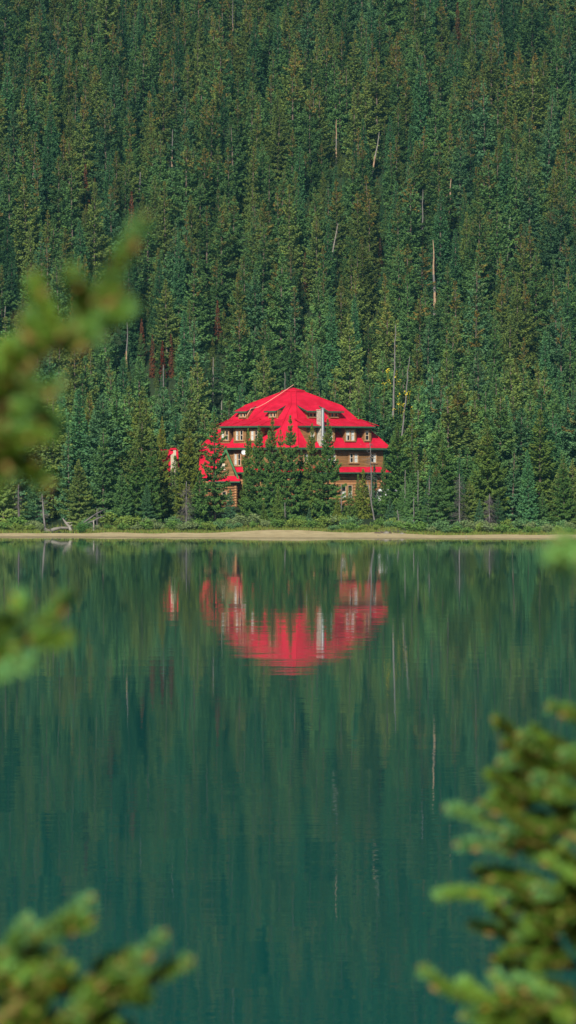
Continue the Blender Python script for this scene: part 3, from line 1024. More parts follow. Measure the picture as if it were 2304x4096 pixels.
RED = (0.195, 0.075, 0.036); RBR = (0.15, 0.078, 0.032)
reds = [
    (343, 660, 8.5, RED, 'rust red dead spire, the tall one of the pair on the left slope'),
    (380, 715, 6.5, RBR, 'short brown dead spire right of the tall rust red pair member'),
    (527, 770, 9.5, RED, 'rust red dead spire rising just above the blurred left branch tip'),
    (567, 1278, 7.0, RED, 'red dead spire beside the blurred left branch'),
    (610, 1340, 6.5, RED, 'short red dead spire left of the reddest one on the lower left slope'),
    (650, 1365, 6.0, (0.19, 0.03, 0.014), 'small deep red dead spire on the lower left slope'),
    (684, 1338, 6.5, RED, 'orange red dead spire, rightmost of the lower left row'),
    (1829, 15, 9.0, RBR, 'brown dead spire at the top edge on the right'),
    (1520, 955, 7.5, (0.075, 0.04, 0.02), 'dark brown dead spire right of the long leaning bare trunk'),
    (870, 1205, 7.0, RED, 'reddish dead spire above the left roof slope'),
    (1220, 1010, 8.5, RBR, 'brown topped dying spire high above the roof peak'),
    (440, 1000, 8.5, RBR, 'brown dead spire behind the blurred branch tip'),
]
SNAGS = [(1518, 530, 10), (1352, 895, 10.5), (1732, 960, 13), (1803, 715, 8.5), (1690, 760, 11), (690, 520, 10), (932, 0, 11), (22, 1225, 8),
         (562, 690, 5.5), (510, 1290, 10), (655, 1460, 8), (2040, 870, 8), (853, 1430, 9), (888, 1555, 7.5), (1140, 1490, 8.0), (1345, 480, 8.0)]
clearings = [(px, solve_d(px, py, H * .8) - 2.0) for (px, py, H) in SNAGS] + [(px, solve_d(px, py, H * .8) - 2.0) for (px, py, H, t, l) in reds] + [(1582, 376), (1610, 372)]
occupied = []                            # (x, d, r)
def note(px, d, r=1.2): occupied.append((px_x(px, d), d, r))

G1 = 'spruces standing in front of the lodge'
YEL = (0.155, 0.195, 0.036); DK = (0.092, 0.180, 0.046); MID = (0.120, 0.192, 0.042); BLU = (0.080, 0.170, 0.080)
front = [
    ('thin0', 857, 1652, 327, DK, .5, 1.0, 'thin dark spruce letting the red roof show through at the left end of the lodge'),
    ('lakeside0', 757, 1717, 325, YEL, .4, .92, 'broad olive spruce between the cream cabin chimney and the left end of the lodge'),
    ('lakeside1', 1036, 1706, 328, DK, .3, .82, 'dark bushy spruce hiding the lodge wall right of the french window'),
    ('lakeside2', 992, 1716, 331, MID, .3, .55, 'slim spruce just right of the left pair of third floor windows'),
    ('lakeside2', 1090, 1672, 326, DK, .9, .68, 'rusty tipped spruce in front of the left half of the central red roof face'),
    ('thin1', 1122, 1722, 331, MID, .5, .7, 'short slender spruce between the two tallest tips before the central roof'),
    ('lakeside0', 1161, 1664, 325, DK, .7, .70, 'tall pointed spruce with its tip against the middle of the central red roof'),
    ('lakeside2', 1248, 1696, 327, MID, .7, .62, 'slim spruce whose tip stands just left of the steel flue'),
    ('lakeside1', 1312, 1680, 326, DK, .5, .80, 'full green spruce directly right of the steel flue, hiding the chimney foot'),
    ('lakeside0', 1205, 1800, 329, DK, .3, .9, 'low dark spruce filling the gap below the central roof'),
    ('young0', 1453, 1878, 329, YEL, .5, .8, 'small rusty young spruce before the ground floor logs of the lodge'),
    ('young1', 1432, 1900, 331, MID, .3, .6, 'small slim spruce left of the rusty young one by the log wall'),
    ('young1', 1400, 1952, 322, MID, .2, 1.0, 'low bushy young spruce under the ground floor window of the lodge'),
    ('young0', 1497, 1862, 333, BLU, .2, .55, 'narrow young fir rising before the right corner window of the lodge'),
    ('thin0', 1536, 1822, 331, DK, .5, .5, 'spindly spruce with a bare pale stem at the right corner of the lodge'),
    ('young0', 1112, 1939, 320, MID, .1, .75, 'small pointed young spruce at the foot of the central shore trees'),
    ('young1', 921, 1958, 321, BLU, .1, .9, 'small blue green young spruce right of the annex log window'),
    ('young1', 1237, 2030, 317, BLU, .1, .9, 'tiny blue green spruce seedling at the centre of the shore thicket'),
    ('young0', 1350, 1985, 320, YEL, .2, .9, 'low yellow green sapling left of the bushy one below the ground floor windows'),
    ('young0', 1055, 2010, 319, MID, .2, 1.0, 'low green sapling below the dark bushy spruce near the shore middle'),
    ('lakeside2', 1592, 1693, 328, DK, .3, 1.0, 'big dark spruce covering the right corner of the lodge'),
    ('spruce1', 1648, 1640, 334, MID, .4, 1.0, 'tall spruce right behind the big dark one at the lodge corner'),
    ('young1', 701, 1826, 331, MID, .2, .8, 'short green spruce covering the foot of the cream cabin chimney'),
    ('young0', 800, 1890, 322, DK, .2, 1.1, 'low dark spruce before the log wall at the far left end of the lodge'),
    ('lakeside2', 648, 1668, 331, YEL, .5, .5, 'yellow green spruce just left of the cabin chimney'),
    ('lakeside0', 605, 1770, 322, DK, .3, .85, 'broad dark spruce near the shore left of the cabin chimney'),
    ('lakeside1', 545, 1800, 321, DK, .3, 1.1, 'wide dark spruce close to the beach behind the willow scrub on the left'),
    ('spruce3', 560, 1590, 334, MID, .4, 1.0, 'tall green spruce standing in front of the hidden cabin roof'),
    ('young0', 1560, 1990, 321, BLU, .4, 1.0, 'small spruce in front of the white van'),
    ('young1', 1918, 1998, 316, BLU, .0, .9, 'pale blue green young spruce low on the right shore'),
    ('lakeside1', 1950, 1700, 322, MID, .3, 1.05, 'large spruce with bare grey lower branches on the right shore'),
    ('spruce5', 2160, 1640, 325, MID, .3, 1.15, 'very broad spruce with shaggy clumped branches on the right shore'),
    ('lakeside2', 1770, 1750, 325, DK, .3, 1.0, 'dense dark spruce between the lodge corner and the grey dead spruce'),
    ('lakeside0', 2255, 1830, 320, DK, .2, 1.0, 'dark low spruce by the right edge of the shore'),
]
for k, (key, px, py, d, tint, rust, sxy, label) in enumerate(front):
    plant_tip(key, px, py, d, tint, rust, label, 'tree', G1 if 780 < px < 1600 else 'spruces along the lake shore', 'young_spruce' if key.startswith('young') else 'spruce_tree', seed=k, sxy=sxy)
    note(px, d, 1.3 if not key.startswith('young') else 0.5)

# keep the lodge, cabin and van clear
def blocked(x, d, r, H=12):
    px, _ = to_px(x, d, 0)
    if -12.5 < x - HX < 12.8 and 347 < d < 369: return True
    if 780 < px < 1605 and 312 < d < 352: return True            # only the trees listed above stand before the lodge
    if px_x(505, 352) < x < px_x(735, 352) and 348 < d < 357: return True
    if px_x(600, d) < x < px_x(790, d) and d < 352: return True
    if 1470 < px < 1680 and 343 < d < 350: return True
    if H > 5.5:
        for (cpx, cd_) in clearings:
            if cd_ - 25 < d < cd_ + .5 and abs(x - px_x(cpx, d)) < 1.7: return True
    for (a, b, q) in occupied:
        if (a - x) ** 2 + (b - d) ** 2 < (q + r) ** 2: return True
    return False

cands = []
rg = random.Random(5)
# lakeside belt
tries = 0
while tries < 5000:
    tries += 1
    d = rg.uniform(318, 372); x = rg.uniform(-1, 1) * (px_x(2304, d) + 14)
    r = rg.uniform(1.8, 2.6) if tries < 2500 else rg.uniform(.8, 1.2)
    if blocked(x, d, r * 0.85): continue
    occupied.append((x, d, r * 0.85))
    H = rg.uniform(10.5, 14.5) if d > 326 else rg.uniform(5.0, 10.5)
    if r < 1.3: H *= .55
    cands.append((x, d, H, 'belt'))
# slope
tries = 0
while tries < 42000:
    tries += 1
    low = tries > 14000
    if low and tries < 25000: continue
    d = 372 + (640 - 372) * rg.random() ** 0.9
    x = rg.uniform(-1, 1) * (px_x(2304, d) + 16)
    r = rg.uniform(1.6, 2.5) if not low else (rg.uniform(1.0, 1.4) if tries < 30000 else rg.uniform(.8, 1.1))
    px, py = to_px(x, d, ground_z(x, d))
    H = min(18.5, max(8.0, rg.gauss(9.6 + 2.0 * r, 2.2))) if not low else (rg.uniform(4.5, 9.5) if tries < 30000 else rg.uniform(3.0, 5.4))
    if blocked(x, d, r * 0.8, H): continue
    occupied.append((x, d, r * 0.8))
    if d < 392 and 900 < px < 1420: H = min(H, 12.5)
    cands.append((x, d, H, 'slope'))
print('tree candidates', len(cands), 'belt', sum(1 for c in cands if c[3] == 'belt'))

def choose(rg, x, d, where):
    k = rg.random()
    if where == 'belt':
        key = rg.choice(['lakeside0', 'lakeside1', 'lakeside2', 'spruce0', 'spruce1', 'spruce4', 'thin1'] if k < .85 else ['fir0', 'fir1', 'fir2'])
    else:
        key = 'spruce%d' % rg.randrange(7) if k < .87 else ('fir%d' % rg.randrange(3))
    tint = pick_tint(rg, 'fir' if key.startswith('fir') else 'spruce')
    lakeward = 1.34 - 0.34 * smooth((d - 372) / 60.0)      # tint brighter on the lower ground towards the lake
    tint = tuple(c * lakeward for c in tint)
    high = smooth((d - 380) / 90.0)
    rust = max(0.0, rg.gauss(0.12 + 0.56 * high, 0.38))
    if key.startswith('fir'): rust *= 0.2
    return key, tint, min(rust, 1.0)

cands.sort(key=lambda c: c[1])
N_OWN = 262
def in_view(c):
    px, py = to_px(c[0], c[1], ground_z(c[0], c[1]) + c[2])
    return -60 < px < 2364 and py > -60
# nearest first: these are the ones that show largest
own = []; rest = []
for c in cands:
    (own if (in_view(c) and len(own) < N_OWN) else rest).append(c)

ZONES_X = [(190, 'at the left edge'), (420, 'above the driftwood beach'), (640, 'above the hidden cabin'), (860, "left of the lodge's roof"),
           (1060, "behind the lodge's left wing"), (1290, "behind the lodge's roof peak"), (1500, "behind the lodge's right wing"),
           (1700, 'behind the dark corner spruce'), (1900, 'behind the grey dead spruce'), (2100, 'above the shaggy shore spruce'), (9999, 'at the right edge')]
used = {}
rg = random.Random(21)
for (x, d, H, where) in own:
    key, tint, rust = choose(rg, x, d, where)
    px, py = to_px(x, d, ground_z(x, d) + H)
    zx = next(t for lim, t in ZONES_X if px < lim)
    dep = 'close to the lake' if d < 332 else ('in the lakeside belt' if d < 358 else ('at the foot of the slope' if d < 388 else 'on the lower slope'))
    size = 'tall' if H > 12.6 else ('low' if H < 9 else 'middling')
    kind = 'narrow fir' if key.startswith('fir') else 'spruce'
    top = ' with a rusty top' if rust > .62 else ''
    label = '%s %s %s%s %s, %s' % (size, tint_word(tint), kind, top, dep, zx)
    if len(label.split()) > 16: label = label.split(' ', 1)[1]
    if len(label.split()) > 16: label = label.replace(' in the lakeside belt', ' by the lake').replace(' at the foot of the slope', ' low on the slope')
    sc = H / CR[key][2]
    make_tree('fir_tree' if key.startswith('fir') else 'spruce_tree', key, (x, d, ground_z(x, d) - 0.1), sc, rg.uniform(0, 6.28), tint, rust, label, 'tree',
              'conifers of the lakeside belt' if d < 372 else 'conifers on the mountainside', (R(rg.gauss(0, 1.2)), R(rg.gauss(0, 1.2))), rg.uniform(.82, 1.12) * (1.18 if d < 400 else 1.0))

ORD = ['leftmost', 'second', 'third', 'fourth', 'fifth', 'sixth', 'seventh', 'eighth']
NUM = ['', '', 'two', 'three', 'four', 'five', 'six', 'seven', 'eight']
def words_of(t): return len(t.replace('-', ' ').split())
mine = [o for o in COL.objects if o.parent is None and o.get('category') == 'tree']
for o in mine:
    for cut in ('middling ', ' with a rusty top', 'tall ', 'low '):
        if words_of(o['label']) > 15: o['label'] = o['label'].replace(cut, '', 1)
same = {}
for o in mine:
    same.setdefault(o['label'], []).append(o)
for lab, obs in same.items():
    if len(obs) < 2: continue
    obs.sort(key=lambda o: o.location.x / o.location.y)
    for k, o in enumerate(obs):
        pre = 'leftmost' if k == 0 else ('rightmost' if k == len(obs) - 1 else ORD[min(k, 7)])
        new = pre + ' from left ' + lab if 0 < k < len(obs) - 1 and words_of(lab) <= 13 else pre + ' ' + lab
        o['label'] = new
# the rest of the forest: one mass
keys = ['spruce%d' % i for i in range(7)] + ['fir%d' % i for i in range(3)]
lib = bpy.data.collections.new('forest_tree_shapes')     # never linked to the scene, only instanced by the forest
for i, k in enumerate(keys):
    cm, tm, H = CR[k]
    me = cm.copy()
    mbt = trunk_mb(H * 0.97, 0.16, i)
    base = len(me.vertices)
    # join crown and trunk into one shape
    vs = [tuple(v.co) for v in cm.vertices] + mbt.v
    fs = [tuple(p.vertices) for p in cm.polygons] + [tuple(a + base for a in f) for f in mbt.f]
    j = MB(); j.v = vs; j.f = fs
    j.m = [0] * len(cm.polygons) + [1] * len(mbt.f)
    co = [0.0] * len(cm.polygons); cm.attributes['cone'].data.foreach_get('value', co)
    va = [0.0] * len(cm.polygons); cm.attributes['var'].data.foreach_get('value', va)
    j.cone = co + [0.0] * len(mbt.f); j.var = va + [0.5] * len(mbt.f)
    bpy.data.meshes.remove(me)
    o = bpy.data.objects.new('tree_shape_%s' % chr(97 + i), j.mesh('tree_shape', [M['needles'], M['bark']], attrs=True))
    lib.objects.link(o)
pts = bpy.data.meshes.new('forest')
pv, idx, rot, scl, tin, rus = [], [], [], [], [], []
for (x, d, H, where) in rest:
    key, tint, rust = choose(rg, x, d, where)
    if key not in keys: key = 'spruce0'
    i = keys.index(key); sc = H / CR[key][2]; q = rg.uniform(.82, 1.12)
    pv.append((x, d, ground_z(x, d) - 0.1)); idx.append(i)
    rot.append((R(rg.gauss(0, 1.2)), R(rg.gauss(0, 1.2)), rg.uniform(0, 6.28))); scl.append((sc * q, sc * q, sc)); tin.append(tint); rus.append(rust)
pts.from_pydata(pv, [], [])
def vattr(nm, typ, data, key):
    a = pts.attributes.new(nm, typ, 'POINT')
    flat = [c for t in data for c in t] if key != 'value' else data
    a.data.foreach_set(key, flat)
vattr('shape', 'INT', idx, 'value'); vattr('rust', 'FLOAT', rus, 'value')
vattr('turn', 'FLOAT_VECTOR', rot, 'vector'); vattr('size', 'FLOAT_VECTOR', scl, 'vector'); vattr('tint', 'FLOAT_VECTOR', tin, 'vector')
forest = bpy.data.objects.new('forest', pts); COL.objects.link(forest)
tag(forest, 'dense conifer forest covering the upper mountainside', 'forest', kind='stuff')
ng = bpy.data.node_groups.new('forest_scatter', 'GeometryNodeTree')
ng.interface.new_socket('Geometry', in_out='INPUT', socket_type='NodeSocketGeometry')
ng.interface.new_socket('Geometry', in_out='OUTPUT', socket_type='NodeSocketGeometry')
gi = ng.nodes.new('NodeGroupInput'); go = ng.nodes.new('NodeGroupOutput')
iop = ng.nodes.new('GeometryNodeInstanceOnPoints')
ci = ng.nodes.new('GeometryNodeCollectionInfo')
ci.inputs['Collection'].default_value = lib
ci.inputs['Separate Children'].default_value = True
ci.inputs['Reset Children'].default_value = True
def named(nm, typ):
    n = ng.nodes.new('GeometryNodeInputNamedAttribute'); n.data_type = typ; n.inputs['Name'].default_value = nm
    return n.outputs['Attribute']
ng.links.new(gi.outputs[0], iop.inputs['Points'])
ng.links.new(ci.outputs[0], iop.inputs['Instance'])
iop.inputs['Pick Instance'].default_value = True
ng.links.new(named('shape', 'INT'), iop.inputs['Instance Index'])
e2r = ng.nodes.new('FunctionNodeEulerToRotation')
ng.links.new(named('turn', 'FLOAT_VECTOR'), e2r.inputs[0])
ng.links.new(e2r.outputs[0], iop.inputs['Rotation'])
ng.links.new(named('size', 'FLOAT_VECTOR'), iop.inputs['Scale'])
ng.links.new(iop.outputs[0], go.inputs[0])
md = forest.modifiers.new('scatter', 'NODES'); md.node_group = ng

# ------------------------------------------------------------------ dead trees
for k, (px, py, H, tint, label) in enumerate(reds):
    d = solve_d(px, py, H * .8) - 2.0
    x = px_x(px, d)
    make_tree('dead_conifer', 'dead%d' % (k % 2), (x, d, px_z(py, d) - H), H / 10.0, k * 1.3, tint, 0.0, label, 'dead tree', 'rust red dead conifers on the slope', sxy=1.0)

def snag(name, label, px, py, d, H, r, mats, lean_px=0.0, twigs=20, rtw=0.9, z0=.2, z1=.95, tw_r=.016, group='bare dead trunks', seed=1, broken=False, twig_mat='grey_wood', droop=-.15):
    """bare standing trunk whose tip is at (px, py); lean_px is how far its foot lies to the left of its tip"""
    x = px_x(px, d); zt = px_z(py, d)
    root = empty(name, (x - lean_px / F_PX * d, d, zt - H))
    ang = math.atan2(lean_px / F_PX * d, H)
    root.rotation_euler = (0, ang, 0)
    tag(root, label, 'dead tree', group)
    rg_ = random.Random(seed)
    mb = MB()
    L = H / math.cos(ang)
    path = []; rad = []
    for k in range(11):
        t = k / 10.0
        path.append((0.05 * rg_.uniform(-1, 1) * L * .12, 0.05 * rg_.uniform(-1, 1) * L * .12, L * t)); rad.append(r * (1 - .75 * t) if broken else r * (1 - t) ** .7 + .03)
    nm = 1 if len(mats) == 1 else 2
    mb.tube(path, rad, 8)
    if nm == 2:                          # stripped lower part
        for i in range(len(mb.m)):
            mb.m[i] = 1 if (i // 8) % 4 in (0, 1) and i < 8 * 8 else 0
    mb.build('trunk', [M[q] for q in mats], root, smooth=True)
    if twigs:
        dt = dead_twigs(seed + 50, L, rtw, z0, z1, twigs, tw_r, 3, droop)
        dt.build('twigs', M[twig_mat], root)
    return root

def hill_snag(label, px, py, H, r, mats, lean_px=0, **k):
    d = solve_d(px, py, H * 0.8) - 2.0
    return snag('bare_trunk', label, px, py, d, H, r, mats, lean_px, **k)
hill_snag('long pale bare trunk leaning right on the slope high above the right roof', 1518, 530, 10, .19, ['pale_wood', 'orange_bark'], 45, seed=2, twigs=26)
hill_snag('long thin pale trunk leaning right, lower down above the roof', 1352, 895, 10.5, .18, ['pale_wood'], 55, seed=3, twigs=24)
hill_snag('straight dead trunk with orange stripped bark in the middle of the right slope', 1732, 960, 13, .24, ['orange_bark', 'grey_wood'], -8, seed=4, twigs=40, twig_mat='dead_twigs', rtw=1.2)
hill_snag('short bright orange stripped trunk higher on the right slope', 1803, 715, 8.5, .24, ['orange_bark'], 8, seed=5, twigs=16, twig_mat='dead_twigs')
hill_snag('grey dead trunk with thin bare branches left of the orange stripped one', 1690, 760, 11, .13, ['grey_wood'], 0, seed=6, twigs=50, twig_mat='dead_twigs', rtw=1.3)
hill_snag('slim pale trunk high on the far left slope', 690, 520, 10, .13, ['grey_wood', 'orange_bark'], 0, seed=7, twigs=14)
hill_snag('dark dead trunk near the top of the slope left of centre', 932, 0, 11, .15, ['dead_twigs', 'orange_bark'], 0, seed=8, twigs=40, twig_mat='dead_twigs')
hill_snag('thin white trunk at the left edge beside the blurred branch', 22, 1225, 8, .12, ['pale_wood'], 12, seed=9, twigs=14)
hill_snag('short broken grey stub on the left slope', 562, 690, 5.5, .25, ['grey_wood'], 6, seed=10, twigs=6, broken=True)
hill_snag('slim pale trunk by the blurred branch on the left lower slope', 510, 1290, 10, .14, ['grey_wood', 'orange_bark'], 6, seed=11, twigs=24, twig_mat='dead_twigs')
hill_snag('thin grey trunk on the lower left slope above the cabin', 655, 1460, 8, .13, ['grey_wood'], 0, seed=12, twigs=40, rtw=1.4)
hill_snag('leaning thin pale stick high on the right slope', 2040, 870, 8, .10, ['pale_wood'], 14, seed=13, twigs=6)
hill_snag('thin white trunk on the slope above the left end of the roof', 853, 1430, 9, .11, ['pale_wood'], 0, seed=14, twigs=8)
hill_snag('slim bare white stem standing just left of the roof', 888, 1555, 7.5, .09, ['pale_wood'], 4, seed=15, twigs=6)
hill_snag('pale bare stem on the slope right of the roof peak', 1140, 1490, 8.0, .08, ['grey_wood'], 0, seed=16, twigs=6)
hill_snag('slim dead trunk with orange patches on the right upper slope', 1345, 480, 8.0, .15, ['orange_bark', 'grey_wood'], 0, seed=17, twigs=10)
s1_ = snag('bare_trunk', 'tall grey bare trunk with a bent tip and sideways branches right of the roof', 1582, 1298, 376, 11.5, .11, ['grey_wood'], 8, 12, 1.0, .45, .9, .03, seed=31)
s2_ = snag('bare_trunk', 'thin grey bare pole beside yellow leaves right of the roof', 1637, 1425, 372, 10.0, .08, ['grey_wood'], 28, 6, .5, .5, .95, seed=32)
def yellow(root, H, seed, n):
    rg_ = random.Random(seed); mb = MB()
    for k in range(n):
        c = Vector((rg_.uniform(-1.4, 1.0), rg_.uniform(-.9, -.2), H * rg_.uniform(.28, .56)))
        for q in range(7):
            spray(mb, rg_, c + rand_unit(rg_) * .2, rand_unit(rg_), .15, 0, .5)
        mb.tube([c, c + Vector((0.1, .5, -1.2))], .012, 3)
    mb.build('yellow_leaves', M['yellow_leaf'], root)
yellow(s1_, 11.5, 3, 9); yellow(s2_, 10.0, 4, 10)

# snags at the shore
snag('dead_spruce', 'bare grey snag standing before the right end of the red eave', 1481, 1770, 330, 7.5, .06, ['grey_wood'], -6, 60, 1.2, .45, .99, .018, 'dead trees on the shore', 41, droop=-.35)
snag('dead_spruce', 'dead spruce with a clean brown lower trunk at the left end of the shore', 73, 1935, 317, 5.2, .12, ['dead_twigs'], -4, 60, .8, .38, .98, .019, 'dead trees on the shore', 42, twig_mat='dead_twigs')
snag('dead_spruce', 'twisted silver snag standing at the beach beside the driftwood', 168, 1975, 312.5, 3.9, .10, ['grey_wood'], -12, 40, .75, .35, .95, .022, 'dead trees on the shore', 43)
snag('dead_spruce', 'grey twiggy dead spruce on the right shore, the taller one', 1838, 1895, 317, 5.4, .06, ['grey_wood'], 0, 130, 1.25, .08, .95, .019, 'dead trees on the shore', 44, twig_mat='dead_twigs', droop=-.3)
snag('dead_spruce', 'cone of drooping bare grey branches on the right shore', 1958, 1975, 316.5, 3.4, .055, ['grey_wood'], 0, 130, 1.55, .1, .95, .019, 'dead trees on the shore', 45, twig_mat='dead_twigs', droop=-.75)
snag('dead_spruce', 'thin pale dead stem with rusty twigs right of the white van', 1718, 1905, 318, 4.8, .055, ['grey_wood'], 6, 50, .6, .2, .95, .019, 'dead trees on the shore', 46, twig_mat='dead_twigs')
snag('dead_spruce', 'drooping grey dead branches under the broad olive spruce', 745, 1925, 317.5, 4.4, .05, ['grey_wood'], 0, 110, 1.6, .1, .9, .019, 'dead trees on the shore', 47, twig_mat='dead_twigs', droop=-.6)
snag('dead_spruce', 'crooked pale dead stem at the shore under the big dark corner spruce', 1590, 2040, 314.5, 2.2, .06, ['grey_wood'], -10, 18, .7, .2, .95, .012, 'dead trees on the shore', 48)
snag('dead_spruce', 'slim leaning dead sapling below the young trees by the van', 1470, 1925, 322, 4.2, .05, ['grey_wood'], -28, 14, .4, .2, .95, .010, 'dead trees on the shore', 49)
for k, (px, py, d, h) in enumerate([(1655, 1990, 319, 2.6), (1672, 1880, 321, 4.6), (388, 2035, 315, 2.2), (1620, 1880, 322, 5.0), (1140, 2010, 320, 2.4), (1365, 1935, 321, 3.6)]):
    snag('dead_sapling', ['short bare stem in the scrub below the lodge corner spruce', 'tall thin bare stem right of the lodge corner spruce', 'thin pale post like stem by the fallen poles', 'bare stem poking up in front of the lodge corner spruce',
         'thin bare stem among the central shore saplings', 'slender bare stem below the ground floor windows'][k], px, py, d, h, .028, ['grey_wood'], 0, 16, .35, .2, .95, .009, 'dead trees on the shore', 60 + k)

# driftwood on the beach -----------------------------------------------
def gp(px, d, up=0.0): x = px_x(px, d); return Vector((x, d, ground_z(x, d) + up))
mb = MB()
mb.tube([gp(202, 311.5, .12), gp(215, 311.7, .28), gp(240, 312, .42), gp(268, 312.6, .36), (gp(300, 313.2, .22))], [.24, .21, .15, .16, .10], 9)
dl = mb.build('driftwood_log', M['pale_wood'], smooth=True)
tag(dl, 'thick silver driftwood log lying on the left beach', 'driftwood')
mb = MB(); rg_ = random.Random(9)
for k in range(7):
    a = gp(202, 311.5, .15)
    twig_tube(mb, rg_, a, Vector((-.6 + rg_.uniform(-.4, .5), rg_.uniform(-.4, .2), rg_.uniform(-.05, 1))).normalized(), rg_.uniform(.35, .7), .05, 0, 2)
mb.build('roots', M['pale_wood'], dl)
mb = MB()
mb.tube([gp(285, 312.5, .0), gp(276, 312.5, .55), gp(262, 312.6, .95), gp(250, 312.6, 1.42)], [.16, .16, .13, .04], 8)
mb.tube([gp(262, 312.6, .9), gp(275, 312.4, .92), gp(290, 312.3, .96)], [.10, .07, .02], 6)
mb.tube([gp(276, 312.5, .5), gp(285, 312.4, .62), gp(288, 312.3, .78)], [.10, .07, .03], 6)
fk = mb.build('driftwood_stump', M['pale_wood'], smooth=True)
tag(fk, 'forked pale driftwood stump jutting up at the end of the log', 'driftwood')
mb = MB()
mb.tube([gp(318, 313.4, .55), gp(350, 314, 1.15), gp(385, 315, 1.7), gp(432, 316, 2.2)], [.10, .085, .06, .02], 7)
rg_ = random.Random(3)
for k in range(16):
    f = rg_.random(); a = gp(318 + 100 * f, 313.4 + 2.3 * f, .6 + 1.5 * f)
    twig_tube(mb, rg_, a, Vector((rg_.uniform(-.6, .8), rg_.uniform(-.4, .4), rg_.uniform(-.9, .3))).normalized(), rg_.uniform(.3, .8), .018, 0, 3)
fp1 = mb.build('fallen_pole', M['grey_wood'], smooth=True); tag(fp1, 'grey fallen pole leaning up to the right over the left shore scrub, the upper one', 'fallen tree', 'fallen poles by the driftwood')
mb = MB()
mb.tube([gp(340, 313, .75), gp(372, 313.4, 1.05), gp(402, 314, 1.45), gp(425, 314.6, 1.62)], [.085, .08, .06, .03], 7)
fp2 = mb.build('fallen_pole', M['grey_wood'], smooth=True); tag(fp2, 'pale fallen pole below the upper leaning one, resting on the short post', 'fallen tree', 'fallen poles by the driftwood')
mb = MB()
mb.tube([gp(375, 312.4, -.1), gp(375, 312.4, .5), gp(374, 312.4, 1.2)], [.13, .08, .06], 8)
mb.tube([gp(372, 312.4, .1), gp(388, 312.0, .06)], [.09, .05], 6)
st = mb.build('dead_stump', M['pale_wood'], smooth=True); tag(st, 'short pale dead post with flared foot on the left beach', 'stump')

# a rock in the shallows and small stones by the eroded bank
def stone(px, d, w, h, label, seed):
    rg_ = random.Random(seed)
    mb = MB(); c = gp(px, d, 0); rows = []
    for i in range(6):
        th = math.pi * .5 * i / 5
        rows.append([(w * math.cos(th) * (1 + .25 * noise.noise(Vector((math.cos(a * .628) * 1.5 + seed, math.sin(a * .628) * 1.5, i * .4)))) * math.cos(a * .628),
                      w * .7 * math.cos(th) * math.sin(a * .628), h * math.sin(th) - .06) for a in range(10)])
    for i in range(5):
        for a in range(10):
            b = (a + 1) % 10
            mb.face([rows[i][a], rows[i][b], rows[i + 1][b], rows[i + 1][a]])
    o = mb.build('stone', M['rock'], smooth=True); o.location = c
    tag(o, label, 'rock', 'stones on the beach')
stone(1865, 297.2, .17, .14, 'small dark stone at the waterline on the right', 3)
stone(1512, 302, .16, .10, 'small dark stone on the sand below the eroded bank', 4)
stone(1545, 307, .35, .30, 'brown lump of turf fallen on the eroded bank', 5)
stone(1608, 306.5, .30, .20, 'low brown clod at the right end of the eroded bank', 6)
for px, d in ((1590, 307.5),):
    mb = MB(); rg_ = random.Random(8)
    for k in range(8):
        twig_tube(mb, rg_, gp(1530 + k * 14, 307.6, .12), Vector((rg_.uniform(-1, 1), -.3, rg_.uniform(-.2, .3))).normalized(), .7, .025, 0, 3)
    rt = mb.build('exposed_roots', M['grey_wood']); tag(rt, 'tangle of bare roots along the eroded bank at the right of the beach', 'roots')

# ------------------------------------------------------------------ shore shrubs
SH = []
for i in range(4):
    rg_ = random.Random(900 + i)
    mb = MB(); st = MB()
    for s in range(26):
        az = rg_.uniform(0, 6.283); lean = rg_.uniform(.1, .9)
        top = Vector((math.cos(az) * lean, math.sin(az) * lean, 1.0 - .45 * lean * lean + rg_.uniform(-.15, .15)))
        st.tube([(0, 0, 0), tuple(top * .5 + Vector((0, 0, .12))), tuple(top)], [.014, .01, .004], 3, cap=False)
        for q in range(44):
            f = rg_.uniform(.25, 1.05)
            p = top * f + Vector((0, 0, .12 * math.sin(f * 3))) + rand_unit(rg_) * .13
            if p.z < 0.02: p.z = .04
            spray(mb, rg_, p, (top + rand_unit(rg_) * 1.2).normalized(), .12, 1.0 if rg_.random() < .05 else 0.0, min(1, max(0, rg_.gauss(.5, .22))), .5)
    SH.append((mb.mesh('shrub_leaves', [M['leaves']], attrs=True), st.mesh('shrub_stems', [M['dead_twigs']])))
rg = random.Random(77)
spots = []
x = 20.0
while x < 2300:
    clear = 185 < x < 285
    if not clear:
        spots.append((x, rg.uniform(.55, .95) if not (560 < x < 900) else rg.uniform(.75, 1.1), rg.uniform(1.2, 3.4)))
        if rg.random() < .75: spots.append((x + rg.uniform(-20, 20), rg.uniform(.8, 1.25), rg.uniform(4.2, 7.0)))
    x += rg.uniform(32, 56)
def shrub_place(px):
    if px < 150: return 'left of the silver snag'
    if px < 330: return 'behind the driftwood'
    if px < 480: return 'around the fallen poles'
    if px < 640: return 'below the wide dark left shore spruces'
    if px < 800: return 'below the broad olive spruce'
    if px < 960: return 'below the lodge annex'
    if px < 1130: return 'left of the beach middle'
    if px < 1330: return 'at the beach middle'
    if px < 1500: return 'below the ground floor windows'
    if px < 1660: return 'behind the eroded bank'
    if px < 1800: return 'between eroded bank and grey dead spruces'
    if px < 2000: return 'at the feet of the grey dead spruces'
    if px < 2150: return 'right of the grey dead spruces'
    return 'at the right end of the shore'
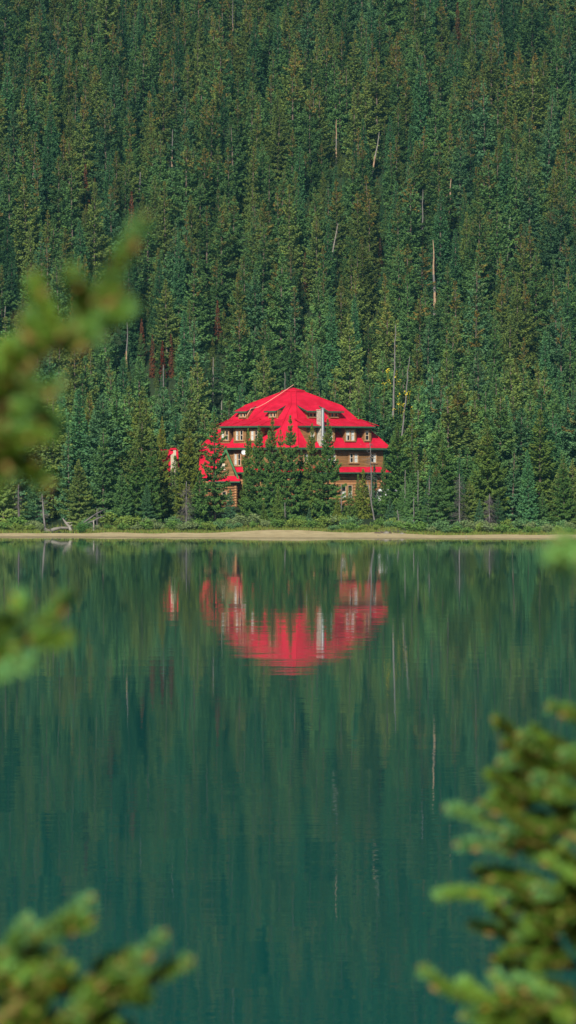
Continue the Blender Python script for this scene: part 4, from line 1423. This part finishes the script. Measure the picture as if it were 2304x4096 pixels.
for k, (px, s, back) in enumerate(spots):
    d = shore_d(px_x(px, 311)) + back
    x = px_x(px, d)
    root = empty('willow_shrub', (x, d, ground_z(x, d) - .03), rg.uniform(0, 6.28))
    sx = s * rg.uniform(1.0, 1.6)
    root.scale = (sx, sx, s)
    tint = rg.choice([(.140, .260, .062), (.195, .285, .062), (.130, .250, .100), (.205, .275, .120)])
    w = {0: 'green', 1: 'yellow green', 2: 'blue green', 3: 'pale silvery green'}[[(.140, .260, .062), (.195, .285, .062), (.130, .250, .100), (.205, .275, .120)].index(tint)]
    tag(root, '%s %s willow shrub %s, %s' % ('tall' if s > .95 else ('low' if s < .7 else 'rounded'), w, 'in front' if back < 3.6 else 'at back', shrub_place(px)), 'shrub', 'willow shrubs along the shore')
    lm, sm = SH[k % 4]
    c = bpy.data.objects.new('foliage', lm); COL.objects.link(c); c.parent = root; c['tint'] = list(tint); c['rust'] = .5
    c2 = bpy.data.objects.new('stems', sm); COL.objects.link(c2); c2.parent = root
# the round bush standing by itself on the sand
d = shore_d(px_x(325, 311)) + .2; x = px_x(325, d)
root = empty('willow_shrub', (x, d, ground_z(x, d) - .03), 1.0); root.scale = (.85, .85, .9)
tag(root, 'round bright green bush standing alone at the sand edge right of the driftwood', 'shrub', 'willow shrubs along the shore')
c = bpy.data.objects.new('foliage', SH[1][0]); COL.objects.link(c); c.parent = root; c['tint'] = [.075, .190, .045]; c['rust'] = .0
c2 = bpy.data.objects.new('stems', SH[1][1]); COL.objects.link(c2); c2.parent = root

# brown soil of the eroded bank, a sheet just above the sand
mb = MB(); nx_, ny_ = 40, 14
for i in range(nx_ + 1):
    for j in range(ny_ + 1):
        px = 1470 + i * 5.0; d = 306.6 + j * .35 - .5 * math.sin(i / nx_ * 3.14)
        x = px_x(px, d)
        e = min(i, nx_ - i) / 6.0; f = min(j, ny_ - j) / 3.0
        mb.v.append((x, d, ground_z(x, d) + .012 - .06 * (1 - min(1, e)) - .05 * (1 - min(1, f)) + .05 * noise.noise(Vector((x * 3, d * 3, 0)))))
for i in range(nx_):
    for j in range(ny_):
        a = i * (ny_ + 1) + j
        mb.f.append((a, a + ny_ + 1, a + ny_ + 2, a + 1)); mb.m.append(0); mb.cone.append(0); mb.var.append(.5)
tag(mb.build('soil_bank', M['bank_soil'], smooth=True), kind='structure')

# grass: nobody could count it
mb = MB(); rg = random.Random(31)
for k in range(26000):
    px = rg.uniform(-150, 2450); xx = px_x(px, 312)
    sd = shore_d(xx)
    dd_ = sd - .25 + abs(rg.gauss(0, 3.4))
    if dd_ > sd + 14: continue
    if 170 < px < 300 and dd_ < sd + 2.0 and rg.random() < .8: continue
    xx = px_x(px, dd_); z = ground_z(xx, dd_)
    h = rg.uniform(.14, .42) * (0.6 + .4 * min(1, (dd_ - sd + .3) / 2)); w = rg.uniform(.02, .05)
    a = rg.uniform(0, 3.14); dx, dy = math.cos(a) * w, math.sin(a) * w
    lx, ly = rg.uniform(-.12, .12), rg.uniform(-.12, .12)
    mb.face([(xx - dx, dd_ - dy, z - .02), (xx + dx, dd_ + dy, z - .02), (xx + lx, dd_ + ly, z + h)], 0, 1.0 if rg.random() < .22 else 0.0, rg.random())
go_ = mb.build('shore_grass', M['grass'], attrs=True)
tag(go_, 'low grass along the back edge of the sand', 'grass', kind='stuff')

# ------------------------------------------------------------------ NEAR SPRUCE BRANCHES
def near_shoot(nd, tw, path, rg, r_need=0.0125, per_cm=34, green=0.6, tipcol=True):
    """needles all round a twig; path is a list of world points from base to tip"""
    pts_ = [Vector(p) for p in path]
    lens = [(b - a).length for a, b in zip(pts_, pts_[1:])]
    tot = sum(lens)
    tw.tube(pts_, [0.0032 - 0.0018 * k / max(1, len(pts_) - 1) for k in range(len(pts_))], 5, 0)
    n = int(tot * 100 * per_cm)
    bv_ = rg.gauss(green, .12)
    for k in range(n):
        f = (k + rg.random()) / n * tot
        acc = 0
        for i, L in enumerate(lens):
            if f <= acc + L or i == len(lens) - 1:
                break
            acc += L
        t = (f - acc) / max(L, 1e-6)
        p = pts_[i].lerp(pts_[i + 1], min(1, t))
        ax = (pts_[i + 1] - pts_[i]).normalized()
        o = rand_unit(rg); o = (o - ax * o.dot(ax))
        if o.length < .05: continue
        o.normalize()
        if o.z < -.3 and rg.random() < .35: continue         # spruce shoots are fuller above
        dirn = (o + ax * rg.uniform(.35, 1.1)).normalized()
        L2 = r_need * rg.uniform(.8, 1.25) * (0.75 if f > tot * .94 else 1)
        w = rg.uniform(.0007, .0011)
        sd = dirn.cross(rand_unit(rg))
        if sd.length < .05: continue
        sd.normalize()
        v = min(1, max(0, bv_ + rg.gauss(0, .12) + (.22 if f > tot * .8 else 0)))  # tip needles pushed toward the painted rim colour
        nd.face([p - sd * w, p + dirn * L2 * .55 - sd * w * 1.2, p + dirn * L2, p + dirn * L2 * .55 + sd * w * 1.2, p + sd * w], 0, 1.0 if rg.random() < .03 else 0.0, v)

def bud(tw, p, ax, rg, r=.0021):
    ax = ax.normalized()
    tw.tube([p - ax * r, p + ax * r * .6, p + ax * r * 2.0, p + ax * r * 3.2], [r * .7, r * 1.25, r * .95, r * .15], 6, 1)

M['twig'] = simple('near_twig_bark', (0.17, 0.12, 0.035), nscale=60)
M['bud'] = simple('near_orange_buds', (0.21, 0.14, 0.035), nscale=80)

def near_tree(label, x, y, H, seed):
    root = empty('spruce_tree', (x, y, bank_z(x, y)))
    tag(root, label, 'tree', 'blurred spruces close to the viewer')
    mb = trunk_mb(H, .055, seed)
    mb.build('trunk', M['bark'], root, smooth=True)
    return root

def near_branch(root, limb, shoots, dist, seed, label=None, fill=0, fill_box=None, needle=.0118, depth=.05):
    """limb: picture path from the trunk side; shoots: picture paths; all laid out at about this distance"""
    rg_ = random.Random(seed)
    base = Vector(root.location)
    def W_(p, dz=0.0):
        d = dist + dz
        return Vector((px_x(p[0], d), d, px_z(p[1], d))) - base
    nd, tw = MB(), MB()
    # limb reaches back to the trunk
    a = W_(limb[0])
    lp = [Vector((0, 0, a.z - .10)), Vector((a.x * .45, a.y * .45, a.z - .03))] + [W_(p) for p in limb]
    tw.tube(lp, [.016, .010] + [.006 - .003 * k / len(limb) for k in range(len(limb))], 6, 0)
    near_shoot(nd, tw, lp[1:], rg_, needle, 30, .25)
    for sh in shoots:
        o1, o2 = rg_.uniform(-depth, depth), rg_.uniform(-depth, depth)
        n = len(sh)
        pth = [W_(p, (o1 + (o2 - o1) * k / max(1, n - 1))) for k, p in enumerate(sh)]
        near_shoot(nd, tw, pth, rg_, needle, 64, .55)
        bud(tw, pth[-1], pth[-1] - pth[-2], rg_)
        if rg_.random() < .45:
            bud(tw, pth[-2].lerp(pth[-1], .3) + Vector((rg_.uniform(-.006, .006), -.008, -.006)), pth[-1] - pth[-2], rg_, .0027)
    if fill:
        x0, x1, y0, y1 = fill_box
        for k in range(fill):
            p = (rg_.uniform(x0, x1), rg_.uniform(y0, y1)); an = rg_.gauss(2.8 if root.location.x > 0 else .35, .5); L = rg_.uniform(90, 190)
            q = (p[0] + math.cos(an) * L, p[1] - math.sin(an) * L)
            dz = rg_.uniform(-depth * .6, depth * 2.2)
            pth = [W_(p, dz), W_(((p[0] + q[0]) / 2, (p[1] + q[1]) / 2 - 8), dz - .01), W_(q, dz - .02)]
            near_shoot(nd, tw, pth, rg_, needle, 56, .2)  # inner shoots darker: old needle colour, also standing in for interior shade
            if rg_.random() < .25: bud(tw, pth[-1], pth[-1] - pth[-2], rg_)
    br = tw.build('branch', [M['twig'], M['bud']], root)
    if label: br['label'] = label
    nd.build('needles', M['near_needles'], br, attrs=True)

left = near_tree('blurred sunlit spruce reaching in from the left edge close to the viewer', -1.15, 2.9, 3.6, 3)
near_branch(left, [(-120, 1900), (30, 1560), (180, 1400), (290, 1300)],
            [[(290, 1300), (350, 1220), (430, 1130), (500, 1010), (575, 880)],
             [(250, 1350), (190, 1260), (150, 1180), (140, 1110)],
             [(330, 1240), (310, 1150), (295, 1090)],
             [(300, 1330), (400, 1290), (460, 1270), (530, 1220)],
             [(370, 1210), (430, 1200), (480, 1170)],
             [(240, 1400), (320, 1370), (400, 1350)],
             [(200, 1420), (130, 1340), (90, 1290)],
             [(220, 1370), (150, 1310), (115, 1260)],
             [(60, 1560), (150, 1560), (240, 1540)],
             [(30, 1620), (130, 1640), (235, 1690)],
             [(20, 1700), (110, 1740), (215, 1745)],
             [(-20, 1780), (80, 1860), (190, 1930)],
             [(-40, 1700), (10, 1800), (60, 1900)],
             [(-60, 1500), (0, 1440), (60, 1370)],
             [(-60, 1600), (0, 1540), (50, 1500)]], 2.35, 5, 'upper branch, pointing up to the right', 14, (-140, 80, 1430, 1940))
near_branch(left, [(-160, 2760), (-30, 2640), (80, 2575)],
            [[(80, 2575), (150, 2510), (220, 2450), (285, 2370)],
             [(110, 2560), (200, 2560), (285, 2550)],
             [(20, 2540), (60, 2460), (85, 2390)],
             [(-60, 2560), (0, 2500), (55, 2470)],
             [(-60, 2720), (40, 2680), (140, 2640)],
             [(-60, 2640), (0, 2610), (50, 2590)]], 2.55, 16, 'small middle branch with slender tips', 2, (-160, -40, 2560, 2700))
near_branch(left, [(-200, 4250), (0, 4080), (140, 3960), (210, 3850)],
            [[(100, 3830), (160, 3740), (250, 3690), (360, 3600)],
             [(210, 3720), (290, 3710), (355, 3690)],
             [(20, 3840), (60, 3760), (110, 3690)],
             [(230, 4110), (340, 4010), (450, 3930), (560, 3840), (650, 3740)],
             [(480, 3960), (570, 3930), (660, 3890), (755, 3850)],
             [(440, 4000), (510, 3980), (590, 3990)],
             [(350, 4060), (400, 3950), (470, 3870)],
             [(60, 3960), (120, 3880), (190, 3850)],
             [(0, 3900), (40, 3840), (60, 3790)],
             [(300, 4120), (370, 4060), (450, 4050)]], 2.75, 7, 'low branch with two forked tips', 44, (-120, 430, 3860, 4220))

right = near_tree('blurred bushy spruce filling the lower right corner close to the viewer', 1.35, 3.15, 3.4, 4)
tips = [(2200, 2830), (2085, 2945), (2005, 3050), (2130, 3110), (1795, 3235), (1930, 3215), (1835, 3380), (1905, 3490), (2120, 3420), (1745, 3585),
        (1885, 3700), (2060, 3755), (2215, 3290), (2240, 3580), (2200, 3180), (2140, 3560), (2020, 3330), (2250, 3020), (2020, 3560), (2180, 3680)]
rg = random.Random(14)
shs = []
for (tx, ty) in tips:
    L = rg.uniform(150, 240); an = rg.uniform(-.15, .55)
    m_ = (tx + math.cos(an) * L * .5, ty + math.sin(an) * L * .5 - 10)
    e_ = (tx + math.cos(an) * L, ty + math.sin(an) * L + 10)
    shs.append([(e_[0] + 60, e_[1] + 30), e_, m_, (tx, ty)])
near_branch(right, [(2560, 3500), (2380, 3380), (2240, 3330), (2060, 3320)], shs, 3.35, 8, 'upper dense branch', 66, (2060, 2420, 2960, 3900), depth=.06)
shs = [[(2000, 4010), (1900, 4000), (1790, 3960), (1690, 3880)], [(1950, 4010), (1890, 3960), (1850, 3930)], [(2080, 4030), (2010, 3960), (1980, 3900)],
       [(2250, 4000), (2140, 3960), (2060, 3910)], [(2050, 4080), (1940, 4060), (1860, 4070)], [(2300, 4100), (2200, 4050), (2110, 4040)], [(2150, 4130), (2050, 4120), (1960, 4130)]]
near_branch(right, [(2560, 4150), (2380, 4080), (2180, 4040), (2000, 4020)], shs, 3.2, 9, 'lowest branch pointing left', 24, (1960, 2420, 3990, 4220), depth=.04)
near_branch(right, [(2520, 2330), (2400, 2270), (2330, 2240)], [[(2330, 2240), (2270, 2215), (2200, 2225)], [(2340, 2220), (2290, 2190), (2250, 2160)], [(2370, 2270), (2310, 2255), (2250, 2260)]], 2.2, 10, 'single blurred tip at the right edge near the shoreline')

# ------------------------------------------------------------------ light, sky, air, camera
SUN_EL, SUN_AZ = 35.0, 12.0              # sun stands behind the viewer, a little to the left
world = bpy.data.worlds.new('World'); scene.world = world
world.use_nodes = True
wt = world.node_tree
bg = wt.nodes['Background']
sky = wt.nodes.new('ShaderNodeTexSky'); sky.sky_type = 'NISHITA'; sky.sun_disc = False
sky.sun_elevation = R(SUN_EL); sky.sun_rotation = R(180 + SUN_AZ)
wt.links.new(sky.outputs[0], bg.inputs['Color'])
bg.inputs['Strength'].default_value = 0.06
sl_ = bpy.data.lights.new('sun', 'SUN'); sl_.energy = 4.9; sl_.angle = R(0.53); sl_.color = (1.0, 0.94, 0.84)
so = bpy.data.objects.new('sun', sl_); COL.objects.link(so)
so.location = (-40, -60, 80)
tosun = Vector((-math.sin(R(SUN_AZ)) * math.cos(R(SUN_EL)), -math.cos(R(SUN_AZ)) * math.cos(R(SUN_EL)), math.sin(R(SUN_EL))))
so.rotation_euler = tosun.to_track_quat('Z', 'Y').to_euler()

if HAZE:
    hm = bpy.data.materials.new('mountain_haze'); hm.use_nodes = True
    nt = hm.node_tree
    nt.nodes.remove(nt.nodes['Principled BSDF'])
    pv_ = nt.nodes.new('ShaderNodeVolumePrincipled')
    pv_.inputs['Color'].default_value = (0.22, 0.72, 0.95, 1)
    pv_.inputs['Density'].default_value = 0.00008
    pv_.inputs['Anisotropy'].default_value = 0.0
    nt.links.new(pv_.outputs[0], nt.nodes['Material Output'].inputs['Volume'])
    mb = MB(); mb.box(-960, 960, -30, 920, -2.5, 380)
    ho = mb.build('haze', hm); tag(ho, 'thin blue haze in the air over the lake', 'haze', kind='stuff')

cam = bpy.data.cameras.new('camera')
co_ = bpy.data.objects.new('camera', cam); COL.objects.link(co_)
scene.camera = co_
cam.sensor_fit = 'VERTICAL'; cam.sensor_height = 36.0; cam.sensor_width = 36.0
cam.lens = F_PX / 4096.0 * 36.0
co_.location = (0, 0, CAM_Z)
co_.rotation_euler = (R(90) - math.atan((2048 - HORIZON) / F_PX), 0, 0)
cam.clip_start = 0.1; cam.clip_end = 4000
cam.dof.use_dof = True
cam.dof.focus_distance = 350.0
cam.dof.aperture_fstop = 7.6

scene.view_settings.view_transform = 'Standard'
scene.view_settings.look = 'None'
scene.view_settings.exposure = 0.3
scene.view_settings.gamma = 1.0
cy = scene.cycles
cy.use_denoising = True
cy.max_bounces = 6; cy.diffuse_bounces = 2; cy.glossy_bounces = 3; cy.transmission_bounces = 3; cy.transparent_max_bounces = 6; cy.volume_bounces = 0
cy.caustics_reflective = False; cy.caustics_refractive = False
